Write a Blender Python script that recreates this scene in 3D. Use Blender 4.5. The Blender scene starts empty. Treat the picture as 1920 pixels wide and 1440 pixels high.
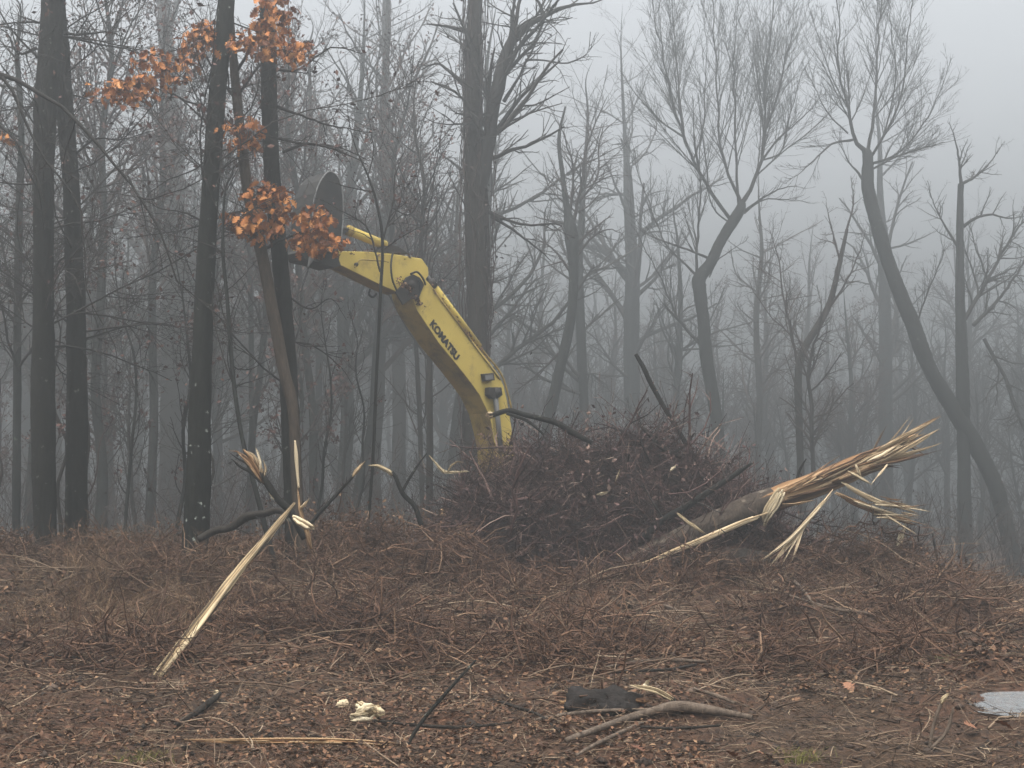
import bpy, math, random
import numpy as np
from mathutils import Vector

rng = np.random.default_rng(7)
random.seed(7)
S = bpy.context.scene
COL = S.collection

# ------------------------------------------------------------------ camera
FPX, W0, H0, HORIZON, HC = 2638.0, 1920.0, 1440.0, 960.0, 1.82
PITCH = math.atan((HORIZON - H0 / 2) / FPX)
cam_d = bpy.data.cameras.new("camera")
cam = bpy.data.objects.new("camera", cam_d)
COL.objects.link(cam)
cam.location = (0, 0, HC)
cam.rotation_euler = (math.pi / 2 + PITCH, 0, 0)
cam_d.sensor_width = 36.0
cam_d.lens = 36.0 * FPX / W0
cam_d.clip_end = 2000
S.camera = cam

# ------------------------------------------------------------------ world: overcast fog light
SUN_EL, SUN_AZ = math.radians(72), math.radians(200)
world = bpy.data.worlds.new("World")
S.world = world
world.use_nodes = True
nt = world.node_tree
nt.nodes.clear()
sky = nt.nodes.new("ShaderNodeTexSky")
sky.sky_type = 'NISHITA'
sky.sun_disc = False
sky.sun_elevation = SUN_EL
sky.sun_rotation = SUN_AZ
sky.dust_density = 4.0
hsv = nt.nodes.new("ShaderNodeHueSaturation")
hsv.inputs["Saturation"].default_value = 0.16
bg = nt.nodes.new("ShaderNodeBackground")
bg.inputs["Strength"].default_value = 0.12
wo = nt.nodes.new("ShaderNodeOutputWorld")
nt.links.new(sky.outputs[0], hsv.inputs["Color"])
nt.links.new(hsv.outputs[0], bg.inputs["Color"])
nt.links.new(bg.outputs[0], wo.inputs["Surface"])

sun_d = bpy.data.lights.new("sun", 'SUN')
sun_d.energy = 1.0
sun_d.angle = math.radians(50)
sun_d.color = (1.0, 0.97, 0.92)
sun = bpy.data.objects.new("sun", sun_d)
COL.objects.link(sun)
# direction the light comes from: sky azimuth is measured from +Y towards +X
sdir = Vector((math.sin(SUN_AZ) * math.cos(SUN_EL), math.cos(SUN_AZ) * math.cos(SUN_EL), math.sin(SUN_EL)))
sun.rotation_euler = sdir.to_track_quat('Z', 'Y').to_euler()

S.view_settings.view_transform = 'Standard'
S.view_settings.look = 'None'
S.view_settings.exposure = 1.92
S.view_settings.gamma = 1.0
S.view_settings.use_curve_mapping = False
cy = S.cycles
cy.use_denoising = True
cy.max_bounces = 3
cy.diffuse_bounces = 1
cy.use_adaptive_sampling = True
cy.adaptive_threshold = 0.018
cy.glossy_bounces = 2
cy.transmission_bounces = 2
cy.transparent_max_bounces = 4
cy.volume_bounces = 0
cy.caustics_reflective = False
cy.caustics_refractive = False

# ------------------------------------------------------------------ projection helpers
CT, ST = math.cos(PITCH), math.sin(PITCH)


def ray(px, py):
    cx = (px - W0 / 2) / FPX
    cz = (H0 / 2 - py) / FPX
    return np.array([cx, CT - ST * cz, ST + CT * cz])


def at(px, py, Y):
    d = ray(px, py)
    return np.array([0, 0, HC]) + d * (Y / d[1])


def pxm(Y):
    return Y / FPX          # metres per photo pixel at distance Y


# ------------------------------------------------------------------ noise + ground height
def _hash(i, j, k, seed):
    n = (i * 374761393 + j * 668265263 + k * 2147483647 + seed * 974634721) & 0xFFFFFFFF
    n = ((n ^ (n >> 13)) * 1274126177) & 0xFFFFFFFF
    n = n ^ (n >> 16)
    return (n & 0xFFFF) / 65535.0


def vnoise(p, seed=0):
    p = np.asarray(p, float)
    f = np.floor(p).astype(np.int64)
    t = p - f
    t = t * t * (3 - 2 * t)
    out = 0
    for a in (0, 1):
        for b in (0, 1):
            for c in (0, 1):
                w = (t[..., 0] if a else 1 - t[..., 0]) * (t[..., 1] if b else 1 - t[..., 1]) * (t[..., 2] if c else 1 - t[..., 2])
                out = out + w * _hash(f[..., 0] + a, f[..., 1] + b, f[..., 2] + c, seed)
    return out * 2 - 1


def sstep(a, b, x):
    t = np.clip((x - a) / (b - a), 0, 1)
    return t * t * (3 - 2 * t)


def gz(x, y, fine=True):
    x = np.asarray(x, float)
    y = np.asarray(y, float)
    left = np.interp(y, [0, 8, 10, 13, 16, 20.5, 24, 30, 40, 60, 120, 400], [-.05, -.02, 0, .15, .43, .95, 1.08, 1.08, .85, .5, .3, .6])
    rest = np.interp(y, [0, 8, 10, 13, 16, 21, 25, 26.5, 29, 40, 60, 120, 400], [-.05, -.02, 0, .145, .365, .7, .97, .9, .05, -.1, 0, .2, .6])
    w = sstep(-4.5, -2.0, x)
    z = left * (1 - w) + rest * w
    z = z - .72 * sstep(5.6, 9.2, x) * sstep(15, 23, y)
    z = z + .16 * np.exp(-(((x - 5.6) / 1.7) ** 2 + ((y - 22.2) / 1.3) ** 2))
    z = z + .10 * np.exp(-(((x - 3.4) / 1.6) ** 2 + ((y - 21.5) / 1.2) ** 2))
    z = z + .12 * np.exp(-(((x + 2.5) / 1.4) ** 2 + ((y - 22.5) / 1.6) ** 2))
    flat = np.exp(-(((x - 5.05) / .95) ** 4 + ((y - 13.05) / 1.05) ** 4))
    z = z * (1 - flat) + .06 * flat
    dd = np.hypot((x - 5.05) / 1.0, (y - 13.05) / 1.1)
    z = z + .06 * np.exp(-((dd - 1.25) / .22) ** 2)
    if fine:
        zz = np.zeros_like(z)
        p = np.stack([x, y, zz], -1)
        far = sstep(13.5, 18, y) * (1 - .6 * sstep(24, 27, y))
        b = .09 * vnoise(p * .8, 1) + .06 * vnoise(p * 2.1, 2) + .04 * vnoise(p * 4.8, 3) + .022 * vnoise(p * 11, 4)
        b = b + far * (.2 * np.maximum(vnoise(p * 1.35, 5), -.1) + .11 * vnoise(p * 3.1, 6))
        # churned wheel rut across the near ground
        b = b - .07 * np.exp(-((y - 11.6 - .12 * x - .3 * np.sin(x * .7)) / .35) ** 2)
        z = z + b * (1 - .97 * flat)
    return z


def gpt(px, py, lift=0.0):
    d = ray(px, py)
    ys = np.linspace(6, 60, 5400)
    pts = np.array([0, 0, HC]) + d[None, :] * (ys / d[1])[:, None]
    hit = np.nonzero(pts[:, 2] <= gz(pts[:, 0], pts[:, 1]))[0]
    i = hit[0] if len(hit) else 1900
    p = pts[i].copy()
    p[2] += lift
    return p


# ------------------------------------------------------------------ mesh helpers
def make_mesh(name, V, F, mat=None, tint=None, smooth=True):
    V = np.asarray(V, np.float32).reshape(-1, 3)
    F = np.asarray(F, np.int32)
    me = bpy.data.meshes.new(name)
    me.vertices.add(len(V))
    me.vertices.foreach_set("co", V.ravel())
    nf, k = F.shape
    me.loops.add(nf * k)
    me.loops.foreach_set("vertex_index", F.ravel())
    me.polygons.add(nf)
    me.polygons.foreach_set("loop_start", np.arange(0, nf * k, k, dtype=np.int32))
    me.polygons.foreach_set("loop_total", np.full(nf, k, np.int32))
    if smooth:
        me.polygons.foreach_set("use_smooth", np.ones(nf, bool))
    me.update(calc_edges=True)
    if tint is not None:
        a = me.attributes.new("tint", 'FLOAT', 'POINT')
        a.data.foreach_set("value", np.asarray(tint, np.float32))
    if mat:
        me.materials.append(mat)
    return me


def link(name, data, parent=None, loc=None):
    o = bpy.data.objects.new(name, data)
    COL.objects.link(o)
    if parent is not None:
        o.parent = parent
    if loc is not None:
        o.location = loc
    return o


def tag(o, label=None, cat=None, group=None, kind=None):
    if label:
        o["label"] = label
    if cat:
        o["category"] = cat
    if group:
        o["group"] = group
    if kind:
        o["kind"] = kind
    return o


def thing(name, label, cat, loc=(0, 0, 0), group=None):
    o = link(name, None)
    o.location = loc
    return tag(o, label, cat, group)


def norm(v):
    return v / np.maximum(np.linalg.norm(v, axis=-1, keepdims=True), 1e-9)


def tubes(P, R, k, squash=None):
    """P (B,n,3), R (B,n) -> verts, quads"""
    B, n, _ = P.shape
    T = norm(np.gradient(P, axis=1)) if n > 1 else P
    m = norm(T.mean(1))
    ax = np.eye(3)[np.argmin(np.abs(m), axis=1)]
    ref = np.repeat(ax[:, None, :], n, 1)
    u = norm(np.cross(T, ref))
    v = np.cross(T, u)
    if k == 2:                       # hair-thin twig: a single twisted strip
        ph = rng.uniform(0, math.pi, B)[:, None, None] + np.linspace(0, 1.2, n)[None, :, None]
        w = (np.cos(ph) * u + np.sin(ph) * v) * (R * 1.3)[:, :, None]
        V = np.stack([P - w, P + w], 2)
        idx = np.arange(B * n * 2).reshape(B, n, 2)
        F = np.stack([idx[:, :-1, 0], idx[:, :-1, 1], idx[:, 1:, 1], idx[:, 1:, 0]], -1).reshape(-1, 4)
        return V.reshape(-1, 3), F
    a = np.arange(k) * 2 * math.pi / k
    sv = 1.0 if squash is None else squash
    V = P[:, :, None, :] + R[:, :, None, None] * (np.cos(a)[None, None, :, None] * u[:, :, None, :] + sv * np.sin(a)[None, None, :, None] * v[:, :, None, :])
    idx = np.arange(B * n * k).reshape(B, n, k)
    nx = np.roll(idx, -1, axis=2)
    F = np.stack([idx[:, :-1], nx[:, :-1], nx[:, 1:], idx[:, 1:]], -1).reshape(-1, 4)
    return V.reshape(-1, 3), F


class Bag:
    """collects quads into one mesh"""
    def __init__(self):
        self.V, self.F, self.T, self.n = [], [], [], 0

    def add(self, V, F, tint=None):
        V = np.asarray(V).reshape(-1, 3)
        F = np.asarray(F)
        if F.shape[1] == 3:
            F = np.concatenate([F, F[:, 2:3]], 1)
        self.V.append(V)
        self.F.append(F + self.n)
        if tint is None:
            tint = np.full(len(V), .5)
        tint = np.asarray(tint, float)
        if tint.ndim == 0:
            tint = np.full(len(V), float(tint))
        self.T.append(tint)
        self.n += len(V)

    def tubes(self, P, R, k, tint=None):
        V, F = tubes(P, R, k)
        B = len(P)
        if tint is None:
            tint = rng.random(B)
        self.add(V, F, np.repeat(np.broadcast_to(tint, (B,)), len(V) // B))

    def mesh(self, name, mat, smooth=True):
        F = np.concatenate(self.F)
        V = np.concatenate(self.V)
        T = np.concatenate(self.T)
        tri = F[:, 2] == F[:, 3]
        if tri.any() and not tri.all():
            q = F[~tri]
            t = F[tri][:, :3]
            F = np.concatenate([t, q[:, [0, 1, 2]], q[:, [0, 2, 3]]])
        elif tri.all():
            F = F[:, :3]
        return make_mesh(name, V, F, mat, T, smooth)


def resample(P, n, extra=None):
    """Catmull-Rom through points"""
    P = np.asarray(P, float)
    m = len(P)
    Q = np.concatenate([2 * P[:1] - P[1:2], P, 2 * P[-1:] - P[-2:-1]])
    seg = np.linalg.norm(np.diff(P[:, :3], axis=0), axis=1)
    s = np.concatenate([[0], np.cumsum(seg)])
    u = np.linspace(0, s[-1], n)
    i = np.clip(np.searchsorted(s, u, side='right') - 1, 0, m - 2)
    t = ((u - s[i]) / np.maximum(seg[i], 1e-9))[:, None]
    p0, p1, p2, p3 = Q[i], Q[i + 1], Q[i + 2], Q[i + 3]
    return .5 * (2 * p1 + (p2 - p0) * t + (2 * p0 - 5 * p1 + 4 * p2 - p3) * t ** 2 + (3 * p1 - p0 - 3 * p2 + p3) * t ** 3)


def rough_tube(P, R, k=16, amp=.10, seed=0, spacing=.07, cap=True, ridge=7.0, along=3.0):
    """thick trunk / log with bark relief. P (m,3), R (m,)"""
    P = np.asarray(P, float)
    R = np.asarray(R, float)
    L = np.linalg.norm(np.diff(P, axis=0), axis=1).sum()
    n = int(np.clip(L / spacing, 6, 260))
    Q = resample(np.concatenate([P, R[:, None]], 1), n)
    C, r = Q[:, :3], np.maximum(Q[:, 3], .002)
    s = np.linspace(0, L, n)
    a = np.arange(k) * 2 * math.pi / k
    ca, sa = np.meshgrid(np.cos(a), np.arange(n), indexing='xy')[0], np.meshgrid(np.sin(a), np.arange(n), indexing='xy')[0]
    ss = np.repeat(s[:, None], k, 1)
    q = np.stack([ca * ridge * .5, sa * ridge * .5, ss * along], -1)
    d = vnoise(q, seed) * .6 + vnoise(q * np.array([2.2, 2.2, 2.5]), seed + 5) * .5
    q2 = np.stack([ca * 1.2, sa * 1.2, ss * 1.1], -1)
    d = d + vnoise(q2, seed + 9) * .9
    RR = r[:, None] * (1 + amp * d)
    V, F = tubes(C[None], np.ones((1, n)), k)
    V = V.reshape(n, k, 3)
    V = C[:, None, :] + (V - C[:, None, :]) * RR[:, :, None]
    V = V.reshape(-1, 3)
    if cap:
        base = len(V)
        V = np.concatenate([V, C[:1], C[-1:]])
        i = np.arange(k)
        j = np.roll(i, -1)
        f0 = np.stack([j, i, np.full(k, base), np.full(k, base)], 1)
        o = (n - 1) * k
        f1 = np.stack([o + i, o + j, np.full(k, base + 1), np.full(k, base + 1)], 1)
        F = np.concatenate([F, f0, f1])
    return V, F, C, r


def grow(P, R, dens, t0, t1, lenf, ang, n=5, curl=.18, up=0.0, rf=.6, rmin=.003, jit=.35, absd=None):
    """children for each parent polyline; dens = children per parent (float)"""
    B, m, _ = P.shape
    segs = np.linalg.norm(np.diff(P, axis=1), axis=2)
    L = segs.sum(1)
    cnt = (np.full(B, dens) if absd is None else L * absd)
    cnt = np.floor(cnt + rng.random(B)).astype(int)
    idx = np.repeat(np.arange(B), cnt)
    M = len(idx)
    if M == 0:
        return np.zeros((0, n, 3)), np.zeros((0, n))
    t = t0 + (t1 - t0) * rng.random(M)
    f = t * (m - 1)
    i = np.minimum(f.astype(int), m - 2)
    w = (f - i)[:, None]
    pos = P[idx, i] * (1 - w) + P[idx, i + 1] * w
    rad = R[idx, i] * (1 - w[:, 0]) + R[idx, i + 1] * w[:, 0]
    T = norm(P[idx, i + 1] - P[idx, i])
    rv = norm(rng.normal(size=(M, 3)))
    perp = norm(np.cross(T, rv))
    a = ang * (1 + jit * rng.normal(size=M))[:, None]
    d = norm(np.cos(a) * T + np.sin(a) * perp + np.array([0, 0, up]))
    ln = L[idx] * lenf * (1.05 - .65 * t) * (.55 + .8 * rng.random(M))
    C = np.zeros((M, n, 3))
    C[:, 0] = pos
    step = (ln / (n - 1))[:, None]
    for q in range(1, n):
        d = norm(d + curl * rng.normal(size=(M, 3)) + np.array([0, 0, up * .35]))
        C[:, q] = C[:, q - 1] + d * step
    r0 = np.maximum(np.minimum(rad * rf, ln * .022 + rmin), rmin)
    CR = np.maximum(r0[:, None] * np.linspace(1, .35, n)[None], rmin * .6)
    return C, CR


# ------------------------------------------------------------------ materials
def nodes_of(mat):
    mat.use_nodes = True
    n = mat.node_tree
    n.nodes.clear()
    out = n.nodes.new("ShaderNodeOutputMaterial")
    b = n.nodes.new("ShaderNodeBsdfPrincipled")
    n.links.new(b.outputs[0], out.inputs[0])
    return n, b


def rgb(c):
    return (c[0], c[1], c[2], 1)


def mat_noise(name, cols, scale=6.0, stretch=(1, 1, 1), rough=.85, bump=.3, bscale=None, detail=6, tint=None, tint_w=.5, coords="Object", spec=.3, bdist=.02):
    m = bpy.data.materials.new(name)
    n, b = nodes_of(m)
    tc = n.nodes.new("ShaderNodeTexCoord")
    mp = n.nodes.new("ShaderNodeMapping")
    mp.inputs["Scale"].default_value = stretch
    n.links.new(tc.outputs[coords], mp.inputs[0])
    nz = n.nodes.new("ShaderNodeTexNoise")
    nz.inputs["Scale"].default_value = scale
    nz.inputs["Detail"].default_value = detail
    nz.inputs["Roughness"].default_value = .65
    n.links.new(mp.outputs[0], nz.inputs[0])
    fac = nz.outputs["Fac"]
    if tint:
        at_ = n.nodes.new("ShaderNodeAttribute")
        at_.attribute_name = "tint"
        mx = n.nodes.new("ShaderNodeMix")
        mx.inputs[0].default_value = tint_w
        n.links.new(fac, mx.inputs[2])
        n.links.new(at_.outputs["Fac"], mx.inputs[3])
        fac = mx.outputs[0]
    cr = n.nodes.new("ShaderNodeValToRGB")
    el = cr.color_ramp.elements
    while len(el) < len(cols):
        el.new(.5)
    for e, (p, c) in zip(el, cols):
        e.position = p
        e.color = rgb(c)
    n.links.new(fac, cr.inputs[0])
    n.links.new(cr.outputs[0], b.inputs["Base Color"])
    b.inputs["Roughness"].default_value = rough
    b.inputs["Specular IOR Level"].default_value = spec
    if bump:
        bp = n.nodes.new("ShaderNodeBump")
        bp.inputs["Strength"].default_value = bump
        bp.inputs["Distance"].default_value = bdist
        nb = nz
        if bscale:
            nb = n.nodes.new("ShaderNodeTexNoise")
            nb.inputs["Scale"].default_value = bscale
            nb.inputs["Detail"].default_value = 8
            n.links.new(mp.outputs[0], nb.inputs[0])
        n.links.new(nb.outputs["Fac"], bp.inputs["Height"])
        n.links.new(bp.outputs[0], b.inputs["Normal"])
    return m


def mat_bark(name, dark, light, lichen=None, lich_amt=.64, lich_scale=5.0):
    m = bpy.data.materials.new(name)
    n, b = nodes_of(m)
    tc = n.nodes.new("ShaderNodeTexCoord")
    mp = n.nodes.new("ShaderNodeMapping")
    mp.inputs["Scale"].default_value = (1, 1, .22)
    n.links.new(tc.outputs["Object"], mp.inputs[0])
    nz = n.nodes.new("ShaderNodeTexNoise")
    nz.inputs["Scale"].default_value = 28
    nz.inputs["Detail"].default_value = 8
    nz.inputs["Roughness"].default_value = .7
    n.links.new(mp.outputs[0], nz.inputs[0])
    cr = n.nodes.new("ShaderNodeValToRGB")
    cr.color_ramp.elements[0].position = .36
    cr.color_ramp.elements[0].color = rgb(dark)
    cr.color_ramp.elements[1].position = .68
    cr.color_ramp.elements[1].color = rgb(light)
    n.links.new(nz.outputs["Fac"], cr.inputs[0])
    colr = cr.outputs[0]
    if lichen:
        n2 = n.nodes.new("ShaderNodeTexNoise")
        n2.inputs["Scale"].default_value = lich_scale
        n2.inputs["Detail"].default_value = 5
        n.links.new(tc.outputs["Object"], n2.inputs[0])
        r2 = n.nodes.new("ShaderNodeValToRGB")
        r2.color_ramp.elements[0].position = lich_amt
        r2.color_ramp.elements[1].position = lich_amt + .05
        n.links.new(n2.outputs["Fac"], r2.inputs[0])
        mx = n.nodes.new("ShaderNodeMix")
        mx.data_type = 'RGBA'
        n.links.new(r2.outputs[0], mx.inputs[0])
        n.links.new(colr, mx.inputs[6])
        mx.inputs[7].default_value = rgb(lichen)
        colr = mx.outputs[2]
    n.links.new(colr, b.inputs["Base Color"])
    b.inputs["Roughness"].default_value = .9
    b.inputs["Specular IOR Level"].default_value = .2
    bp = n.nodes.new("ShaderNodeBump")
    bp.inputs["Strength"].default_value = .8
    bp.inputs["Distance"].default_value = .02
    n.links.new(nz.outputs["Fac"], bp.inputs["Height"])
    n.links.new(bp.outputs[0], b.inputs["Normal"])
    return m


M = {}
M['bark_dark'] = mat_bark("bark_dark", (.006, .0055, .005), (.026, .024, .019), (.16, .17, .14), .67, 9)
M['bark_lichen'] = mat_bark("bark_lichen", (.005, .005, .004), (.020, .020, .015), (.30, .32, .28), .66, 9)
M['bark_brown'] = mat_bark("bark_brown", (.012, .010, .008), (.042, .034, .027))
M['bark_pale'] = mat_bark("bark_pale", (.075, .055, .04), (.19, .145, .11))
M['bark_tan'] = mat_bark("bark_tan", (.035, .026, .019), (.095, .072, .053))
M['bark_log'] = mat_bark("bark_log", (.022, .016, .012), (.10, .075, .056), (.15, .12, .09), .6, 7)
M['bark_grey'] = mat_bark("bark_grey", (.010, .010, .009), (.034, .035, .03), (.12, .135, .11), .68, 6)
M['twig'] = mat_noise("twig", [(.2, (.016, .014, .012)), (.8, (.052, .044, .038))], scale=9, bump=0, tint=True, tint_w=.7)
M['twig_red'] = mat_noise("twig_red", [(.2, (.02, .014, .012)), (.8, (.075, .05, .042))], scale=9, bump=0, tint=True, tint_w=.7)
M['pile_twig'] = mat_noise("pile_twig", [(.1, (.012, .0065, .006)), (.42, (.052, .027, .024)), (.74, (.12, .066, .056)), (.9, (.21, .135, .11)), (1, (.40, .31, .22))], scale=7, bump=0, tint=True, tint_w=.9)
M['litter_twig'] = mat_noise("litter_twig", [(.05, (.026, .016, .010)), (.45, (.12, .073, .045)), (.8, (.25, .178, .118)), (1, (.45, .35, .235))], scale=7, bump=0, tint=True, tint_w=.85)
M['litter_leaf'] = mat_noise("litter_leaf", [(.05, (.028, .014, .008)), (.45, (.105, .049, .026)), (.8, (.185, .092, .047)), (1, (.36, .235, .13))], scale=15, bump=0, tint=True, tint_w=.85, rough=.7)
M['weed'] = mat_noise("weed", [(.05, (.035, .019, .011)), (.5, (.12, .068, .038)), (1, (.28, .185, .105))], scale=7, bump=0, tint=True, tint_w=.85)
M['red_leaf'] = mat_noise("red_leaf", [(.1, (.045, .02, .017)), (.6, (.10, .045, .036)), (1, (.15, .08, .056))], scale=10, bump=0, tint=True, tint_w=.8, rough=.7)
M['oak_leaf'] = mat_noise("oak_leaf", [(.1, (.06, .022, .011)), (.28, (.19, .058, .015)), (.5, (.38, .128, .026)), (.85, (.52, .21, .055)), (1, (.60, .31, .12))], scale=25, bump=.1, tint=True, tint_w=.75, rough=.6)
M['fallen_leaf'] = mat_noise("fallen_leaf", [(.1, (.10, .04, .022)), (.5, (.22, .095, .05)), (1, (.34, .18, .10))], scale=25, bump=.1, tint=True, tint_w=.6, rough=.6)
M['wood_fresh'] = mat_noise("wood_fresh", [(.1, (.17, .105, .055)), (.4, (.47, .345, .2)), (.8, (.70, .57, .38))], scale=18, stretch=(1, 1, .5), bump=.2, bdist=.01, tint=True, tint_w=.85)
M['wood_orange'] = mat_noise("wood_orange", [(.12, (.07, .034, .017)), (.5, (.27, .145, .066)), (.85, (.50, .34, .19))], scale=18, bump=.3, tint=True, tint_w=.85)
M['wood_white'] = mat_noise("wood_white", [(.15, (.24, .17, .09)), (.5, (.50, .40, .25)), (.9, (.68, .58, .41))], scale=30, bump=.4, tint=True, tint_w=.7)
M['wood_pole'] = mat_noise("wood_pole", [(.2, (.06, .04, .022)), (.4, (.22, .15, .08)), (.6, (.46, .34, .19)), (.9, (.62, .49, .31))], scale=14, stretch=(1, 1, 1), bump=.3, tint=True, tint_w=.86)
M['blackish'] = mat_noise("blackish", [(.3, (.006, .005, .0045)), (.75, (.028, .021, .017))], scale=18, bump=.8)
M['moss'] = mat_noise("moss", [(.2, (.06, .07, .015)), (.8, (.22, .20, .05))], scale=12, bump=0, tint=True, tint_w=.6)

# ------------------------------------------------------------------ ground
def mat_ground():
    m = bpy.data.materials.new("mud_and_litter")
    n, b = nodes_of(m)
    tc = n.nodes.new("ShaderNodeTexCoord")

    def noise(sc, det=8, ro=.6):
        q = n.nodes.new("ShaderNodeTexNoise")
        q.inputs["Scale"].default_value = sc
        q.inputs["Detail"].default_value = det
        q.inputs["Roughness"].default_value = ro
        n.links.new(tc.outputs["Object"], q.inputs[0])
        return q
    a = noise(.55)
    f = noise(16, 10, .75)
    r1 = n.nodes.new("ShaderNodeValToRGB")
    e = r1.color_ramp.elements
    e[0].position, e[0].color = .32, rgb((.012, .008, .006))
    e[1].position, e[1].color = .75, rgb((.155, .088, .046))
    x = e.new(.5)
    x.color = rgb((.066, .039, .023))
    n.links.new(f.outputs["Fac"], r1.inputs[0])
    r2 = n.nodes.new("ShaderNodeValToRGB")
    e = r2.color_ramp.elements
    e[0].position, e[0].color = .3, rgb((.014, .009, .007))
    e[1].position, e[1].color = .75, rgb((.19, .085, .042))
    n.links.new(f.outputs["Fac"], r2.inputs[0])
    ra = n.nodes.new("ShaderNodeValToRGB")
    ra.color_ramp.elements[0].position = .42
    ra.color_ramp.elements[1].position = .6
    n.links.new(a.outputs["Fac"], ra.inputs[0])
    mx = n.nodes.new("ShaderNodeMix")
    mx.data_type = 'RGBA'
    n.links.new(ra.outputs[0], mx.inputs[0])
    n.links.new(r1.outputs[0], mx.inputs[6])
    n.links.new(r2.outputs[0], mx.inputs[7])
    n.links.new(mx.outputs[2], b.inputs["Base Color"])
    b.inputs["Roughness"].default_value = .8
    b.inputs["Specular IOR Level"].default_value = .3
    bp = n.nodes.new("ShaderNodeBump")
    bp.inputs["Strength"].default_value = 1
    bp.inputs["Distance"].default_value = .05
    n.links.new(f.outputs["Fac"], bp.inputs["Height"])
    n.links.new(bp.outputs[0], b.inputs["Normal"])
    return m


def build_ground():
    fx = np.arange(-9, 12.01, .085)
    xs = np.concatenate([[-300, -200, -120, -70, -45, -30, -22, -17, -14, -12, -10.5], fx, [13, 14.5, 17, 22, 30, 45, 70, 120, 200, 300]])
    fy = np.arange(8.5, 27.5, .085)
    ys = np.concatenate([[-20, -5, 2, 6, 7.5, 8.2], fy, np.arange(27.7, 40, .4), [42, 45, 50, 56, 64, 75, 90, 110, 150, 200, 250, 300]])
    X, Y = np.meshgrid(xs, ys, indexing='xy')
    Z = gz(X, Y)
    V = np.stack([X, Y, Z], -1).reshape(-1, 3)
    ny, nx = X.shape
    i = np.arange(ny * nx).reshape(ny, nx)
    F = np.stack([i[:-1, :-1], i[:-1, 1:], i[1:, 1:], i[1:, :-1]], -1).reshape(-1, 4)
    o = link("ground", make_mesh("ground", V, F, mat_ground()))
    tag(o, kind="structure", label="muddy brown cleared ground strewn with litter")


build_ground()


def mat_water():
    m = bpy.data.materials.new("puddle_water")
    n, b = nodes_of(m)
    b.inputs["Base Color"].default_value = (.30, .32, .33, 1)  # pale base colour stands in for the sky's bright reflection
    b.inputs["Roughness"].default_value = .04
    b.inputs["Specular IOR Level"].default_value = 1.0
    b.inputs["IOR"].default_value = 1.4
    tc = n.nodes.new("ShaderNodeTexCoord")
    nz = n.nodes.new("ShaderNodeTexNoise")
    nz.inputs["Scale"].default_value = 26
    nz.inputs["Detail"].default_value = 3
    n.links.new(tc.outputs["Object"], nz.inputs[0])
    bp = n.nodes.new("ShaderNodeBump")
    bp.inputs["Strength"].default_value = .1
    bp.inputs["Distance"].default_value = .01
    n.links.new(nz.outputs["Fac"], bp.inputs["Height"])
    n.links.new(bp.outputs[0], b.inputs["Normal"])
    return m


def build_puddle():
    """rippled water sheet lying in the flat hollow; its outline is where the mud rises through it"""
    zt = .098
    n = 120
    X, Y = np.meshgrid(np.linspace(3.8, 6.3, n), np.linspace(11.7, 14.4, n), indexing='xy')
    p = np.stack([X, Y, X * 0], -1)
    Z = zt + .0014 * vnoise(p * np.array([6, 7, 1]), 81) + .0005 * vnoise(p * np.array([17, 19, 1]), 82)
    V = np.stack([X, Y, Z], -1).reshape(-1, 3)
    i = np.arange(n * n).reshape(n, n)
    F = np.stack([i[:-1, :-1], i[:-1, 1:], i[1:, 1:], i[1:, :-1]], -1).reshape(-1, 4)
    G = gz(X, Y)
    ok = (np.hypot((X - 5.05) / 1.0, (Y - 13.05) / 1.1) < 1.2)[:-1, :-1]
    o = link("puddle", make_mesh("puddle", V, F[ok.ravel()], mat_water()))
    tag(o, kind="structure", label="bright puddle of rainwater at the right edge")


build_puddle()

# ------------------------------------------------------------------ trees
TINTS = lambda n: rng.random(n)


def px_poly(pts, Y, depth=0.0):
    """photo polyline [(x,y[,w])...] to 3D points + radii, drifting 'depth' metres away along its length"""
    m = len(pts)
    P, R = [], []
    for i, p in enumerate(pts):
        yy = Y + depth * i / max(1, m - 1)
        P.append(at(p[0], p[1], yy))
        R.append((p[2] if len(p) > 2 else 4) * pxm(yy) / 2)
    return np.array(P), np.array(R)


def crown_levels(bag, limbs, specs, kmain=6):
    """limbs: list of (P,R) polylines; specs: list of dict for grow(); returns arrays of last two levels"""
    n0 = 14
    LP = np.stack([resample(np.concatenate([p, r[:, None]], 1), n0) for p, r in limbs])
    P, R = LP[:, :, :3], np.maximum(LP[:, :, 3], .004)
    # wobble
    return P, R


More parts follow.
